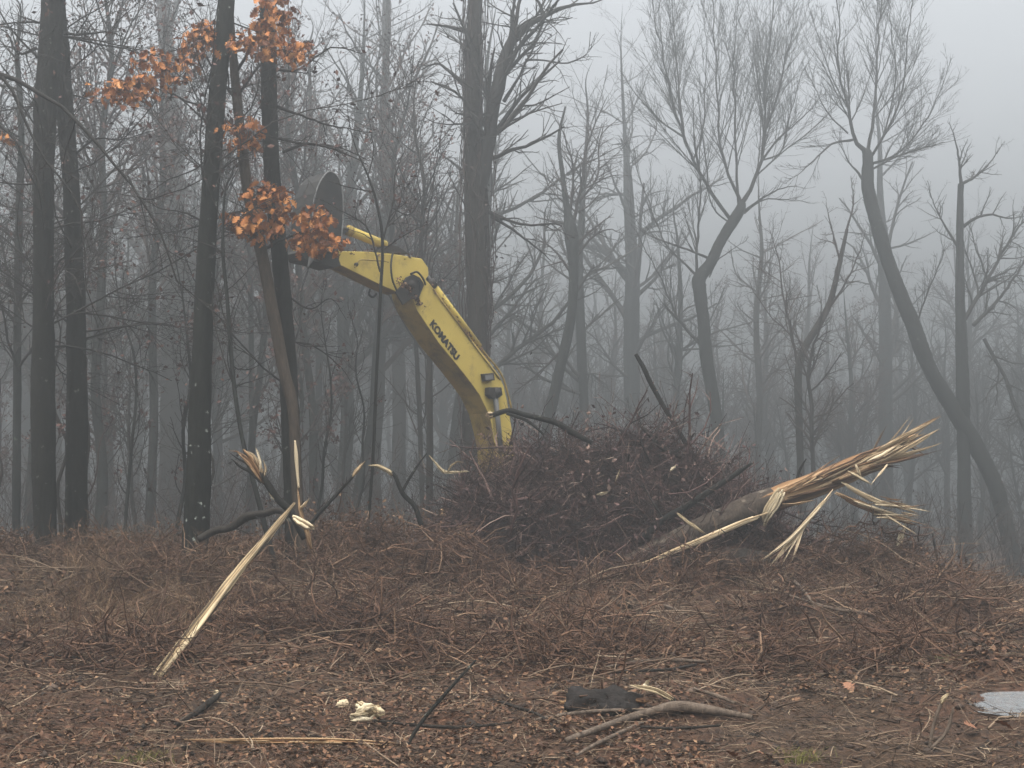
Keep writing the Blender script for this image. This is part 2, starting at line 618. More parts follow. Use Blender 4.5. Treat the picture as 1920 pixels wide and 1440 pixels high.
def traced_tree(name, label, trunk, Y, limbs, specs, mat, group=None, twig='twig', flare=1.25, lim_depth=.35, extra_top=None, rough=.10, low_twigs=None, leaves=None, limb_scale=.88):
    P, R = px_poly(trunk, Y)
    # extend below ground
    g = float(gz(P[0, 0], P[0, 1]))
    if P[0, 2] > g - .2:
        dirv = (P[0] - P[1]) / np.linalg.norm(P[0] - P[1])
        dz = (P[0, 2] - (g - .3))
        base = P[0] + dirv * (dz / max(.3, abs(dirv[2])))
        P = np.concatenate([[base], P])
        R = np.concatenate([[R[0] * flare], R])
    if extra_top:      # continue above the frame
        d = (P[-1] - P[-2]) / np.linalg.norm(P[-1] - P[-2])
        d = norm(d + np.array([0, 0, .6]))
        add = [P[-1] + d * extra_top * f + rng.normal(size=3) * .15 * f for f in (.35, .7, 1.0)]
        P = np.concatenate([P, add])
        R = np.concatenate([R, R[-1] * np.array([.7, .35, .04])])
    root = thing(name, label, "tree", P[0], group)
    V, F, C, r = rough_tube(P, R, k=18, amp=rough, seed=int(abs(trunk[0][0])) + 3)
    link("trunk", make_mesh("trunk", V - P[0], F, M[mat]), root)
    bag = Bag()
    big = Bag()
    LP, LR = [], []
    for li in limbs:
        dep = rng.uniform(-1, 1) * lim_depth
        ll = sum(math.hypot(li[i + 1][0] - li[i][0], li[i + 1][1] - li[i][1]) for i in range(len(li) - 1)) * pxm(Y)
        p, q = px_poly(li, Y, dep * ll)
        q = q * limb_scale * np.linspace(1, .6, len(q))
        Q = resample(np.concatenate([p, q[:, None]], 1), 16)
        wob = rng.normal(size=(16, 3)) * .012 * ll * np.linspace(0, 1, 16)[:, None] ** .5 * .4
        LP.append(Q[:, :3] + wob)
        LR.append(np.maximum(Q[:, 3], .004))
    if LP:
        LP = np.stack(LP)
        LR = np.stack(LR)
        big.tubes(LP, LR, 7, tint=.25)
    else:
        LP = np.zeros((0, 16, 3))
        LR = np.zeros((0, 16))
    last = None
    if low_twigs:
        Ct = resample(np.concatenate([C, r[:, None]], 1), 16)[None]
        p, q = grow(Ct[:, :, :3], Ct[:, :, 3], **low_twigs)
        bag.tubes(p, q, 4)
        p16 = np.stack([resample(np.concatenate([a, b[:, None]], 1), 16) for a, b in zip(p, q)]) if len(p) else np.zeros((0, 16, 4))
        LP = np.concatenate([LP, p16[:, :, :3]])
        LR = np.concatenate([LR, np.maximum(p16[:, :, 3], .003)])
    cp, cr_ = LP, LR
    sc = max(1.0, Y / 30.0)
    for i, sp in enumerate(specs):
        sp = dict(sp, absd=sp['absd'] / sc ** .62, rmin=min(sp['rmin'], .007) * min(sc, 1.6))
        cp, cr_ = grow(cp, cr_, **sp)
        if len(cp):
            bag.tubes(cp, cr_, 4 if i == 0 else (3 if i < 2 else 2))
            last = (cp, cr_)
    if big.n:
        bag.add(np.concatenate(big.V), np.concatenate(big.F), np.concatenate(big.T))
    if bag.n:
        bag.V = [v - P[0] for v in bag.V]
        link("crown", bag.mesh("crown", M[twig]), root)
    if leaves and last is not None:
        lb = Bag()
        flakes(lb, last[0][:, -1] - P[0], leaves[0], leaves[1])
        o = link("dead_leaves", lb.mesh("dead_leaves", M['red_leaf']), root)
        o["kind"] = "stuff"
    return root, P, R


def flakes(bag, pts, count, size, flat=False, spread=.08):
    """small bent leaf quads at random picks of pts"""
    i = rng.integers(0, len(pts), count)
    c = pts[i] + rng.normal(size=(count, 3)) * spread
    s = size * (.5 + .9 * rng.random(count))[:, None]
    u = norm(rng.normal(size=(count, 3)) * (np.array([1, 1, .35]) if flat else 1))
    w = norm(np.cross(u, rng.normal(size=(count, 3)) * (np.array([.25, .25, 1]) if flat else 1)))
    if flat:
        w = norm(np.cross(np.array([0, 0, 1.0]) + .45 * rng.normal(size=(count, 3)), u))
    nrm = np.cross(u, w)
    a = c - u * s
    b = c + w * s * .55 + nrm * s * .22
    d = c + u * s
    e = c - w * s * .55 + nrm * s * .22
    V = np.stack([a, b, d, e], 1).reshape(-1, 3)
    k = np.arange(count)[:, None] * 4
    F = np.concatenate([k + np.array([[0, 1, 2]]), k + np.array([[0, 2, 3]])])
    bag.add(V, F, np.repeat(rng.random(count), 4))


FINE = [dict(dens=0, absd=4.4, t0=.10, t1=1, lenf=.42, ang=.75, n=7, curl=.15, up=.05, rmin=.005),
        dict(dens=0, absd=6.5, t0=.1, t1=1, lenf=.50, ang=.75, n=5, curl=.18, up=.03, rmin=.0038),
        dict(dens=0, absd=5.0, t0=.1, t1=1, lenf=.6, ang=.75, n=4, curl=.2, up=.0, rmin=.003)]
BROOM = [dict(dens=0, absd=4.6, t0=.12, t1=1, lenf=.44, ang=.5, n=7, curl=.05, up=.16, rmin=.006, rf=.45),
         dict(dens=0, absd=6.0, t0=.1, t1=1, lenf=.5, ang=.5, n=5, curl=.06, up=.10, rmin=.0045, rf=.5),
         dict(dens=0, absd=5.0, t0=.12, t1=1, lenf=.6, ang=.5, n=4, curl=.08, up=.06, rmin=.0035)]
LOW = dict(dens=36, t0=.22, t1=.97, lenf=.24, ang=1.2, n=7, curl=.16, up=.03, rf=.11, rmin=.007)

# A, B: pair of dark trunks at the far left
traced_tree("tree", "straight dark trunk nearest the left edge, left one of the touching pair",
            [(85, 1010, 42), (80, 770, 44), (81, 560, 37), (82, 360, 37), (86, 200, 42), (95, 100, 44), (100, 0, 43)], 22.0,
            [[(95, 30, 10), (130, -10, 8), (190, -40, 6), (260, -30, 3)], [(105, 60, 8), (150, 65, 6), (205, 60, 5), (240, 75, 2)],
             [(70, 90, 8), (35, 100, 6), (10, 60, 4), (-40, 40, 2)]],
            FINE, 'bark_dark', extra_top=6, low_twigs=LOW, leaves=(420, .045))
traced_tree("tree", "dark trunk right of the leftmost one, crossing behind it near the top of the photo",
            [(142, 1025, 40), (144, 800, 40), (142, 560, 36), (133, 360, 31), (122, 200, 33), (115, 100, 32), (106, 0, 30)], 22.7,
            [[(140, 290, 6), (180, 260, 5), (230, 262, 4), (300, 240, 2)]],
            FINE, 'bark_dark', extra_top=6, low_twigs=LOW, leaves=(500, .045))
# C: lichen-spotted trunk
traced_tree("tree", "black trunk flecked with pale lichen, leaning slightly right, tip beside orange leaves",
            [(365, 1035, 50), (371, 900, 44), (375, 760, 42), (380, 620, 38), (388, 460, 36), (396, 330, 32), (406, 200, 32), (415, 100, 31), (424, 0, 30)], 20.8,
            [[(385, 420, 5), (350, 400, 4), (300, 390, 3), (265, 370, 2)], [(400, 290, 6), (360, 320, 4), (310, 340, 3), (270, 372, 2)],
             [(402, 240, 6), (372, 215, 5), (345, 190, 4), (330, 180, 2)], [(398, 330, 5), (440, 300, 4), (470, 285, 2)]],
            FINE, 'bark_lichen', extra_top=5, low_twigs=dict(LOW, dens=16, t0=.4), leaves=(300, .045))
# D: dark trunk right of it
traced_tree("tree", "slim dark trunk just left of the excavator's bucket with the pale stem leaning on it",
            [(551, 940, 36), (543, 760, 36), (532, 580, 33), (522, 450, 32), (510, 330, 30), (505, 200, 30), (502, 100, 28), (500, 0, 27)], 21.8,
            [[(520, 200, 8), (560, 215, 6), (620, 235, 5), (700, 250, 2)], [(523, 260, 7), (570, 270, 6), (630, 275, 5), (690, 300, 3)],
             [(530, 285, 7), (580, 270, 6), (640, 285, 5), (690, 310, 2)], [(515, 130, 8), (560, 130, 6), (620, 90, 5), (680, 100, 3)],
             [(535, 550, 5), (580, 580, 4), (620, 560, 3), (650, 600, 2)], [(540, 640, 5), (590, 650, 4), (640, 690, 3), (660, 720, 2)]],
            FINE, 'bark_dark', extra_top=5, low_twigs=dict(LOW, dens=9), leaves=(420, .05))

# K: vine-covered double tree behind the boom
kroot, KP, KR = traced_tree("tree", "thick vine-draped tree forking in two, standing directly behind the yellow boom",
            [(885, 850, 42), (890, 760, 41), (894, 660, 40), (896, 560, 40), (893, 450, 40), (890, 360, 38), (886, 260, 29), (886, 150, 27), (888, 60, 27), (890, 0, 27)], 36.0,
            [[(895, 350, 34), (912, 290, 24), (922, 225, 24), (932, 175, 26), (945, 115, 24), (958, 75, 20), (985, 48, 14), (1020, 28, 11), (1055, 14, 9), (1085, 8, 6), (1115, 9, 4), (1140, 0, 2)],
             [(1018, 28, 8), (1012, 8, 6), (1000, -10, 4)],
             [(950, 105, 10), (960, 60, 10), (962, 20, 8), (968, -20, 5)],
             [(945, 190, 7), (970, 150, 5), (1000, 90, 4), (1030, 40, 3), (1045, 0, 2)],
             [(985, 112, 4), (1020, 113, 3), (1055, 118, 3), (1085, 112, 3), (1103, 95, 2), (1108, 60, 2)],
             [(880, 170, 9), (850, 140, 7), (820, 120, 5), (790, 130, 3)], [(878, 60, 9), (840, 50, 6), (800, 45, 4)],
             [(918, 398, 7), (945, 410, 6), (985, 422, 5), (1045, 420, 4), (1060, 440, 2)],
             [(920, 405, 6), (960, 430, 5), (1000, 460, 4), (1035, 490, 2)]],
            [dict(FINE[0], absd=2.6, rmin=.009), dict(FINE[1], absd=4, rmin=.008), dict(FINE[2], absd=2.8, rmin=.007)], 'bark_brown', extra_top=5, low_twigs=dict(LOW, dens=10, t0=.35), limb_scale=1.2)


def vines(root, P, R, count, name="vine_tangle"):
    b = Bag()
    n = 26
    Q = resample(np.concatenate([P, R[:, None]], 1), n)
    for i in range(count):
        a = rng.uniform(0, 2 * math.pi)
        s0 = rng.uniform(0, .6)
        s1 = min(1, s0 + rng.uniform(.2, .7))
        t = np.linspace(s0, s1, n) * (n - 1)
        ii = np.minimum(t.astype(int), n - 2)
        w = (t - ii)[:, None]
        c = Q[ii] * (1 - w) + Q[ii + 1] * w
        aa = a + np.cumsum(rng.normal(size=n) * .18)
        off = c[:, 3] * 1.0 + np.abs(np.cumsum(rng.normal(size=n) * .03))
        pts = c[:, :3] + np.stack([np.cos(aa) * off, np.sin(aa) * off, rng.normal(size=n) * .02], -1)
        rr = np.full(n, rng.uniform(.005, .016))
        b.tubes((pts - P[0])[None], rr[None], 4)
        if rng.random() < .7:
            p, q = grow(pts[None] - P[0], rr[None], 9, .05, 1, .12, 1.0, n=5, curl=.35, up=-.15, rf=.5)
            b.tubes(p, q, 3)
    flakes(b, np.concatenate(b.V)[::3], 700, .05)
    o = link(name, b.mesh(name, M['twig_red']), root)
    o["kind"] = "stuff"


vines(kroot, KP, KR, 55)

# N: fog tree with the S-bent trunk
traced_tree("tree", "bare tree with an S-bent trunk and broom-like upswept crown against the sky",
            [(1352, 870, 24), (1342, 780, 23), (1326, 680, 24), (1319, 600, 23), (1312, 545, 25), (1312, 522, 25), (1334, 490, 21), (1350, 455, 21), (1374, 415, 21), (1388, 392, 20), (1391, 380, 15)], 58.0,
            [[(1391, 382, 14), (1410, 350, 11), (1428, 300, 10), (1433, 240, 8), (1432, 170, 7), (1443, 90, 6), (1450, 0, 5), (1455, -60, 2)],
             [(1433, 245, 6), (1458, 180, 5), (1475, 100, 5), (1500, 30, 3), (1510, -20, 2)],
             [(1390, 380, 10), (1375, 350, 9), (1358, 300, 8), (1348, 240, 7), (1342, 130, 6), (1340, 60, 5), (1335, 0, 4), (1330, -50, 2)],
             [(1385, 385, 8), (1379, 300, 7), (1377, 200, 6), (1375, 130, 5), (1380, 60, 4), (1385, -20, 2)],
             [(1370, 412, 10), (1325, 350, 10), (1300, 300, 9), (1282, 255, 9), (1260, 190, 8), (1245, 120, 6), (1235, 60, 5), (1225, 0, 3)],
             [(1282, 258, 7), (1275, 190, 6), (1268, 110, 5), (1262, 40, 4), (1258, -20, 2)],
             [(1284, 258, 6), (1235, 225, 5), (1195, 180, 4), (1160, 130, 2)],
             [(1300, 300, 5), (1318, 240, 5), (1322, 170, 4), (1325, 90, 3), (1318, 20, 2)],
             [(1393, 398, 8), (1420, 378, 6), (1450, 360, 5), (1480, 350, 4), (1510, 352, 2)],
             [(1395, 400, 6), (1430, 375, 5), (1480, 375, 3), (1520, 380, 2)],
             [(1428, 302, 7), (1460, 260, 6), (1490, 235, 5), (1520, 205, 4), (1555, 165, 2)],
             [(1430, 300, 5), (1465, 285, 4), (1478, 230, 4), (1500, 150, 3), (1530, 90, 2)],
             [(1332, 486, 8), (1290, 468, 6), (1250, 455, 6), (1215, 440, 3), (1180, 400, 2)],
             [(1310, 520, 9), (1285, 495, 6), (1250, 460, 5), (1232, 420, 5), (1210, 360, 4), (1190, 300, 2)],
             [(1306, 520, 8), (1308, 440, 7), (1313, 370, 6), (1312, 300, 5), (1318, 240, 3)],
             [(1316, 648, 9), (1280, 610, 8), (1258, 570, 6), (1240, 525, 5), (1212, 470, 4), (1190, 430, 2)],
             [(1285, 612, 7), (1258, 585, 6), (1246, 570, 5)],
             [(1372, 420, 5), (1345, 400, 5), (1330, 370, 4), (1320, 330, 2)],
             [(1330, 520, 4), (1345, 490, 4), (1370, 470, 3), (1400, 450, 2)]],
            [BROOM[0], dict(BROOM[1], absd=5), dict(BROOM[2], absd=4)], 'bark_grey', lim_depth=.4, limb_scale=.72)
# O: leaning tree at right
traced_tree("tree", "bare tree leaning steeply to the left, trunk rising from the right edge behind splintered log",
            [(1905, 1070, 30), (1872, 930, 30), (1832, 840, 30), (1790, 770, 31), (1762, 725, 29), (1740, 685, 28), (1708, 600, 28), (1669, 500, 26), (1642, 413, 25), (1627, 350, 24), (1627, 295, 20), (1622, 280, 14)], 56.0,
            [[(1622, 282, 14), (1602, 262, 11), (1592, 210, 9), (1576, 150, 7), (1570, 100, 6), (1575, 50, 5), (1570, 0, 4), (1568, -60, 2)],
             [(1627, 285, 10), (1640, 200, 8), (1645, 120, 7), (1648, 50, 6), (1652, 0, 5), (1660, -60, 2)],
             [(1630, 300, 8), (1665, 240, 7), (1690, 180, 6), (1700, 110, 5), (1705, 40, 4), (1715, -30, 2)],
             [(1632, 308, 8), (1680, 290, 6), (1720, 250, 5), (1755, 190, 4), (1778, 125, 2)],
             [(1630, 320, 6), (1690, 290, 5), (1740, 275, 4), (1790, 262, 2)],
             [(1600, 262, 7), (1560, 270, 6), (1528, 298, 5), (1500, 325, 3), (1470, 345, 2)],
             [(1622, 345, 8), (1608, 322, 7), (1594, 308, 5), (1580, 280, 3), (1560, 240, 2)],
             [(1588, 200, 5), (1562, 150, 4), (1540, 90, 4), (1520, 20, 2)],
             [(1590, 250, 5), (1555, 215, 4), (1530, 170, 3), (1515, 110, 2)],
             [(1660, 245, 5), (1680, 150, 4), (1672, 70, 4), (1668, 0, 2)],
             [(1715, 620, 5), (1735, 560, 5), (1760, 500, 4), (1775, 460, 2)]],
            [dict(BROOM[0], absd=5.2), dict(BROOM[1], absd=6.5), dict(BROOM[2], absd=5)], 'bark_grey', lim_depth=.4, limb_scale=.72)
# P
traced_tree("tree", "upright tree with several arching limbs at the right edge, behind the leaning trunk",
            [(1808, 900, 24), (1806, 760, 24), (1803, 650, 22), (1800, 560, 18), (1800, 480, 15), (1800, 400, 13), (1802, 345, 11)], 56.0,
            [[(1802, 345, 8), (1798, 300, 6), (1790, 260, 4), (1780, 230, 2)], [(1802, 345, 8), (1830, 330, 6), (1860, 300, 4), (1880, 270, 2)],
             [(1806, 425, 8), (1830, 408, 7), (1860, 402, 6), (1895, 410, 4), (1930, 400, 2)],
             [(1808, 600, 10), (1840, 545, 9), (1870, 490, 8), (1900, 440, 7), (1930, 405, 4)],
             [(1825, 610, 9), (1865, 570, 8), (1895, 530, 7), (1925, 485, 5)],
             [(1845, 635, 8), (1885, 710, 9), (1910, 780, 10), (1940, 850, 10)],
             [(1800, 470, 7), (1770, 420, 5), (1750, 380, 3), (1740, 340, 2)]],
            [dict(FINE[0], absd=5.5), dict(FINE[1], absd=6), dict(FINE[2], absd=4.5)], 'bark_grey', lim_depth=.4)
# Q
traced_tree("tree", "twin-stemmed crooked thin tree midway between the S-bent and the leaning tree",
            [(1502, 900, 14), (1498, 780, 14), (1497, 700, 14), (1510, 650, 14), (1540, 600, 13), (1558, 560, 11), (1575, 490, 9), (1588, 430, 6)], 50.0,
            [[(1525, 890, 10), (1520, 760, 10), (1516, 690, 9), (1530, 630, 7), (1545, 590, 5)],
             [(1497, 690, 7), (1482, 620, 6), (1470, 560, 5), (1460, 490, 4), (1445, 430, 2)],
             [(1545, 590, 7), (1580, 540, 5), (1605, 490, 4), (1620, 440, 2)], [(1575, 490, 5), (1560, 430, 4), (1548, 380, 2)],
             [(1588, 430, 5), (1600, 380, 4), (1595, 330, 2)]],
            [dict(FINE[0], absd=6), dict(FINE[1], absd=6), dict(FINE[2], absd=4.5)], 'bark_brown', twig='twig_red', lim_depth=.5)
# sapling in front of the arm
traced_tree("sapling", "thin dark sapling whose twigs cross in front of the excavator's arm and bucket",
            [(690, 990, 6), (700, 850, 6), (706, 700, 6), (713, 560, 6), (717, 450, 6), (706, 380, 5), (690, 330, 4), (672, 290, 3)], 23.2,
            [[(716, 460, 4), (735, 385, 4), (742, 330, 3), (762, 270, 2)], [(713, 510, 4), (690, 430, 4), (640, 395, 3), (596, 372, 2)],
             [(735, 390, 3), (768, 402, 3), (792, 366, 2)], [(700, 360, 3), (650, 350, 3), (605, 335, 2)], [(716, 470, 3), (760, 440, 3), (800, 420, 2)],
             [(690, 330, 3), (700, 280, 3), (690, 210, 2)]],
            FINE, 'bark_dark', lim_depth=.2, extra_top=1.2, leaves=(120, .035), limb_scale=1.0)
# L
traced_tree("tree", "crooked tree with a knotted dark crotch, right of the boom above the pile",
            [(1015, 860, 20), (1035, 760, 20), (1055, 670, 20), (1070, 600, 18), (1075, 530, 18), (1074, 480, 22), (1070, 430, 26), (1064, 395, 14), (1055, 330, 9), (1048, 260, 7), (1060, 200, 4)], 52.0,
            [[(1075, 470, 9), (1100, 440, 7), (1125, 420, 5), (1150, 400, 2)], [(1076, 490, 8), (1105, 450, 6), (1140, 430, 4), (1170, 440, 2)],
             [(1072, 430, 9), (1090, 350, 7), (1100, 280, 6), (1120, 220, 4), (1140, 180, 2)], [(1068, 410, 7), (1075, 330, 6), (1060, 260, 4), (1030, 200, 2)],
             [(1070, 510, 7), (1040, 470, 5), (1010, 450, 3), (980, 420, 2)], [(1068, 420, 6), (1035, 415, 5), (1000, 405, 3)],
             [(1060, 650, 6), (1020, 690, 5), (985, 720, 4), (960, 740, 2)], [(1085, 380, 6), (1120, 330, 5), (1125, 260, 4), (1160, 220, 2)]],
            [dict(FINE[0], absd=5.5), dict(FINE[1], absd=6), dict(FINE[2], absd=4.5)], 'bark_grey', twig='twig_red', lim_depth=.5)

# simple fog trunks traced by eye: (label, trunk, Y)
FOG = [
    ("broad pale grey trunk deep in the fog left of the lichen-flecked trunk", [(318, 1010, 46), (322, 800, 44), (325, 600, 42), (328, 420, 38), (322, 240, 34), (310, 60, 28)], 68, 'twig_red', (500, .06)),
    ("faint straight trunk in the fog just left of the boom's elbow, behind the arm", [(748, 880, 26), (748, 700, 25), (742, 560, 22), (738, 400, 18), (728, 240, 15), (722, 100, 11)], 74, 'twig_red', (500, .06)),
    ("thin foggy sapling with low arms left of the leaning pale stem", [(474, 930, 11), (472, 760, 11), (471, 620, 10), (468, 480, 8), (462, 360, 5)], 46, 'twig', None),
    ("thin reddish sapling in the fog between faint trunk and boom", [(790, 880, 9), (786, 760, 9), (780, 640, 8), (776, 520, 7), (784, 380, 4)], 45, 'twig_red', None),
    ("fogged trunk rising behind brush pile, right of the crooked knotted tree", [(1098, 870, 18), (1095, 760, 18), (1090, 640, 18), (1086, 500, 15), (1092, 380, 11), (1100, 260, 6)], 66, 'twig', None),
    ("wide ghostly trunk in the fog left of the S-bent tree", [(1188, 880, 30), (1186, 760, 30), (1184, 620, 30), (1186, 500, 26), (1178, 380, 18), (1172, 260, 8)], 84, 'twig', None),
    ("thin foggy trunk close left of the S-bent tree's foot", [(1270, 860, 12), (1268, 760, 12), (1272, 660, 11), (1276, 560, 9), (1270, 450, 5)], 74, 'twig', None),
    ("faint double-width trunk in the fog left of the steeply leaning tree", [(1662, 900, 26), (1660, 760, 26), (1660, 620, 24), (1656, 480, 20), (1650, 360, 12)], 86, 'twig', None),
    ("thin sapling between the left edge and the leftmost trunk", [(30, 1010, 16), (32, 800, 15), (33, 600, 15), (36, 400, 14), (40, 250, 12), (32, 100, 9)], 30, 'twig', None),
    ("dark thin curving sapling in front of the pale leaning stem", [(490, 960, 10), (472, 890, 9), (455, 825, 8), (440, 730, 8), (431, 635, 8), (426, 560, 7), (418, 470, 6), (422, 360, 4)], 20.6, 'twig', None),
    ("pale thin trunk high up between lichen-flecked and slim trunk", [(600, 860, 12), (598, 700, 13), (604, 540, 13), (596, 400, 12), (585, 250, 9), (580, 120, 6)], 62, 'twig', None),
    ("slender foggy trunk between S-bent tree and twin-stemmed tree", [(1420, 880, 12), (1424, 740, 12), (1418, 600, 11), (1428, 480, 8), (1424, 400, 4)], 78, 'twig_red', None),
]
for lab, tr, Y, tw, lv in FOG:
    fs = [dict(FINE[0], absd=3.2), dict(FINE[1], absd=4.0), dict(FINE[2], absd=3.2)]
    traced_tree("tree", lab, tr, Y, [], fs, 'bark_grey' if tw == 'twig' else 'bark_brown', twig=tw,
                low_twigs=dict(dens=24, t0=.3, t1=.98, lenf=.26, ang=.95, n=7, curl=.12, up=.12, rf=.4, rmin=.008), rough=.06, leaves=lv, extra_top=tr[0][2] * pxm(Y) * 9)


# off-frame tree whose long limb arches into view at left
traced_tree("tree", "long dark limb arching down from the left edge across the leftmost trunks",
            [(-75, 1060, 50), (-70, 800, 46), (-66, 500, 42), (-62, 250, 40), (-60, 60, 36), (-58, -120, 30)], 17.0,
            [[(-62, 150, 18), (-20, 132, 13), (20, 145, 11), (80, 178, 10), (120, 203, 9), (152, 236, 9), (190, 285, 8), (230, 322, 7), (258, 368, 6), (290, 410, 6), (310, 460, 6), (330, 520, 5), (370, 565, 4), (400, 590, 3), (440, 620, 2)],
             [(-30, 135, 10), (10, 150, 8), (40, 210, 7), (70, 275, 6), (100, 318, 6), (150, 385, 6), (156, 450, 5), (162, 540, 4), (195, 610, 3)],
             [(-60, 190, 9), (0, 235, 6), (30, 265, 5), (65, 330, 4), (85, 380, 2)],
             [(240, 330, 4), (265, 372, 4), (320, 362, 3), (370, 340, 3), (420, 315, 2)]],
            [dict(FINE[0], absd=1.6, lenf=.16, up=0), dict(FINE[1], absd=3.5), dict(FINE[2], absd=2)], 'bark_dark', lim_depth=.12, extra_top=3)


# ------------------------------------------------------------------ background forest (copies of a few built trees)
def proto_tree(h, seed, spread=1.0, twig='twig', leaves=0, bend=.25, slim=1.0, clear=.25, limbs=30, lsize=.07):
    global rng
    keep = rng
    rng = np.random.default_rng(seed)
    n = 9
    P = np.zeros((n, 3))
    P[:, 2] = np.linspace(-.3, h * .95, n)
    P[:, :2] = np.cumsum(rng.normal(size=(n, 2)) * bend * h / 40, axis=0)
    P[:, :2] -= P[0, :2]
    r0 = h * .0125 * slim
    R = r0 * np.array([1.25, 1.0, .92, .85, .74, .62, .44, .26, .05])
    V, F, C, r = rough_tube(P, R, k=12, amp=.07, seed=seed, spacing=.25, cap=False)
    tm = make_mesh("trunk", V, F, M['bark_grey' if seed % 2 else 'bark_brown'])
    b = Bag()
    Q = resample(np.concatenate([P, R[:, None]], 1), 16)[None]
    p, q = grow(Q[:, :, :3], Q[:, :, 3], limbs, clear, .98, .34 * spread, .75, n=9, curl=.11, up=.16, rf=.45, rmin=.012)
    b.tubes(p, q, 5)
    p, q = grow(p, q, 0, .15, 1, .42, .7, n=6, curl=.11, up=.08, rmin=.008, absd=2.8)
    b.tubes(p, q, 4)
    p, q = grow(p, q, 0, .1, 1, .48, .75, n=5, curl=.13, up=.05, rmin=.006, absd=4.0)
    b.tubes(p, q, 3)
    p, q = grow(p, q, 0, .1, 1, .6, .7, n=4, curl=.15, up=.02, rmin=.005, absd=3.2)
    b.tubes(p, q, 2)
    cm = b.mesh("crown", M[twig])
    lm = None
    if leaves:
        lb = Bag()
        flakes(lb, p[:, -1], leaves, lsize)
        lm = lb.mesh("dead_leaves", M['red_leaf'])
    rng = keep
    return tm, cm, lm


ORD = ["first", "second", "third", "fourth", "fifth", "sixth", "seventh", "eighth", "ninth", "tenth", "eleventh", "twelfth", "thirteenth", "fourteenth",
       "fifteenth", "sixteenth", "seventeenth", "eighteenth", "nineteenth", "twentieth", "twenty-first", "twenty-second", "twenty-third", "twenty-fourth",
       "twenty-fifth", "twenty-sixth", "twenty-seventh", "twenty-eighth", "twenty-ninth", "thirtieth"]
TALL = [proto_tree(19, 101, .9), proto_tree(21, 102, .8, 'twig_red', 900), proto_tree(17, 103, 1.0, 'twig_red', 1500)]
CLEAR = [proto_tree(15, 131, .8, 'twig_red', 2200, .3, .6, .42, 40, .045), proto_tree(14, 132, .85, 'twig', 500, .35, .55, .42, 38, .045)]
WHIP = [proto_tree(7, 141, .55, 'twig', 60, .9, .45, .2, 16, .05), proto_tree(6, 142, .6, 'twig_red', 120, 1.1, .5, .15, 14, .05)]
SHORT = [proto_tree(11.5, 111, 1.0), proto_tree(10, 112, 1.15, 'twig_red'), proto_tree(12.5, 113, .95)]
SAP = [proto_tree(7.5, 121, 1.0, 'twig_red', 700, .5, .7), proto_tree(6.2, 122, 1.1, 'twig', 0, .6, .7)]


def row(protos, xs, ylo, yhi, slo, shi, name, fmt, group):
    xs = sorted(xs)
    for i, px in enumerate(xs):
        Y = rng.uniform(ylo, yhi)
        X = (px - 960) / FPX * Y
        z = float(gz(X, Y))
        tm, cm, lm = protos[rng.integers(0, len(protos))]
        o = thing(name, fmt % ORD[i], "tree", (X, Y, z - .05), group)
        o.rotation_euler = (rng.normal() * .04, rng.normal() * .05, rng.uniform(0, 6.28))
        s = rng.uniform(slo, shi)
        o.scale = (s, s, s)
        link("trunk", tm, o)
        link("crown", cm, o)
        if lm:
            link("dead_leaves", lm, o)["kind"] = "stuff"


def spread(a, b, n):
    w = (b - a) / n
    return [a + w * (i + rng.uniform(.15, .85)) for i in range(n)]


row(CLEAR, spread(-90, 850, 9), 33, 48, 1.05, 1.3, "tree", "slender tree with a high reddish crown in the left wood, %s from the left", "slender high-crowned trees in the left wood")
row(WHIP, spread(-30, 700, 9), 23, 30, .8, 1.2, "sapling", "whip-thin bare sapling at the front of the left wood, %s from the left", "whip-thin saplings fronting the left wood")
row(TALL, spread(-60, 870, 9), 56, 72, 1.1, 1.35, "tree", "tall bare tree in the left-hand wood, %s from the left of the middle row", "middle row of tall trees in the left wood")
row(TALL, spread(-80, 900, 13), 82, 110, 1.3, 1.7, "tree", "tall foggy tree at the back of the left-hand wood, %s from the left", "back row of tall trees in the left wood")
row(TALL + SHORT[:1], spread(930, 2000, 12), 78, 96, .82, 1.05, "tree", "low bushy-topped tree in the right-hand fog, %s from the left of the nearer row", "nearer row of low trees in the right fog")
row(TALL, spread(900, 2030, 16), 98, 125, 1.0, 1.35, "tree", "very faint tree far back in the right-hand fog, %s from the left", "farther row of low trees in the right fog")
row(SAP, spread(-40, 860, 7), 36, 50, .8, 1.2, "sapling", "thin understory sapling among the left trunks, %s from the left", "understory saplings in the left wood")
row(SHORT, spread(960, 1990, 8), 68, 84, .6, .95, "sapling", "short fog-greyed sapling behind the pile and log, %s from the left", "understory saplings behind the pile")


def far_wood():
    b = Bag()
    n = 170
    Y = rng.uniform(130, 200, n)
    X = rng.uniform(-.46, .46, n) * Y
    h = np.where(X < -4, rng.uniform(28, 40, n), rng.uniform(20, 30, n))
    t = np.linspace(0, 1, 8)
    P = np.stack([X[:, None] + np.cumsum(rng.normal(size=(n, 8)) * .25, 1), Y[:, None] + np.cumsum(rng.normal(size=(n, 8)) * .25, 1), gz(X, Y)[:, None] - .3 + h[:, None] * t[None]], -1)
    R = (.22 + .2 * rng.random(n))[:, None] * (1 - .85 * t)[None]
    b.tubes(P, R, 6)
    p, q = grow(P, R, 14, .15, 1, .28, .85, n=4, curl=.15, up=.1, rf=.5, rmin=.06)
    b.tubes(p, q, 3)
    p, q = grow(p, q, 3, .1, 1, .5, .8, n=3, curl=.2, up=.05, rmin=.05)
    b.tubes(p, q, 2)
    o = link("far_wood", b.mesh("far_wood", M['twig']))
    tag(o, "far-off wood fading into the fog behind everything", "wood", kind="stuff")


far_wood()


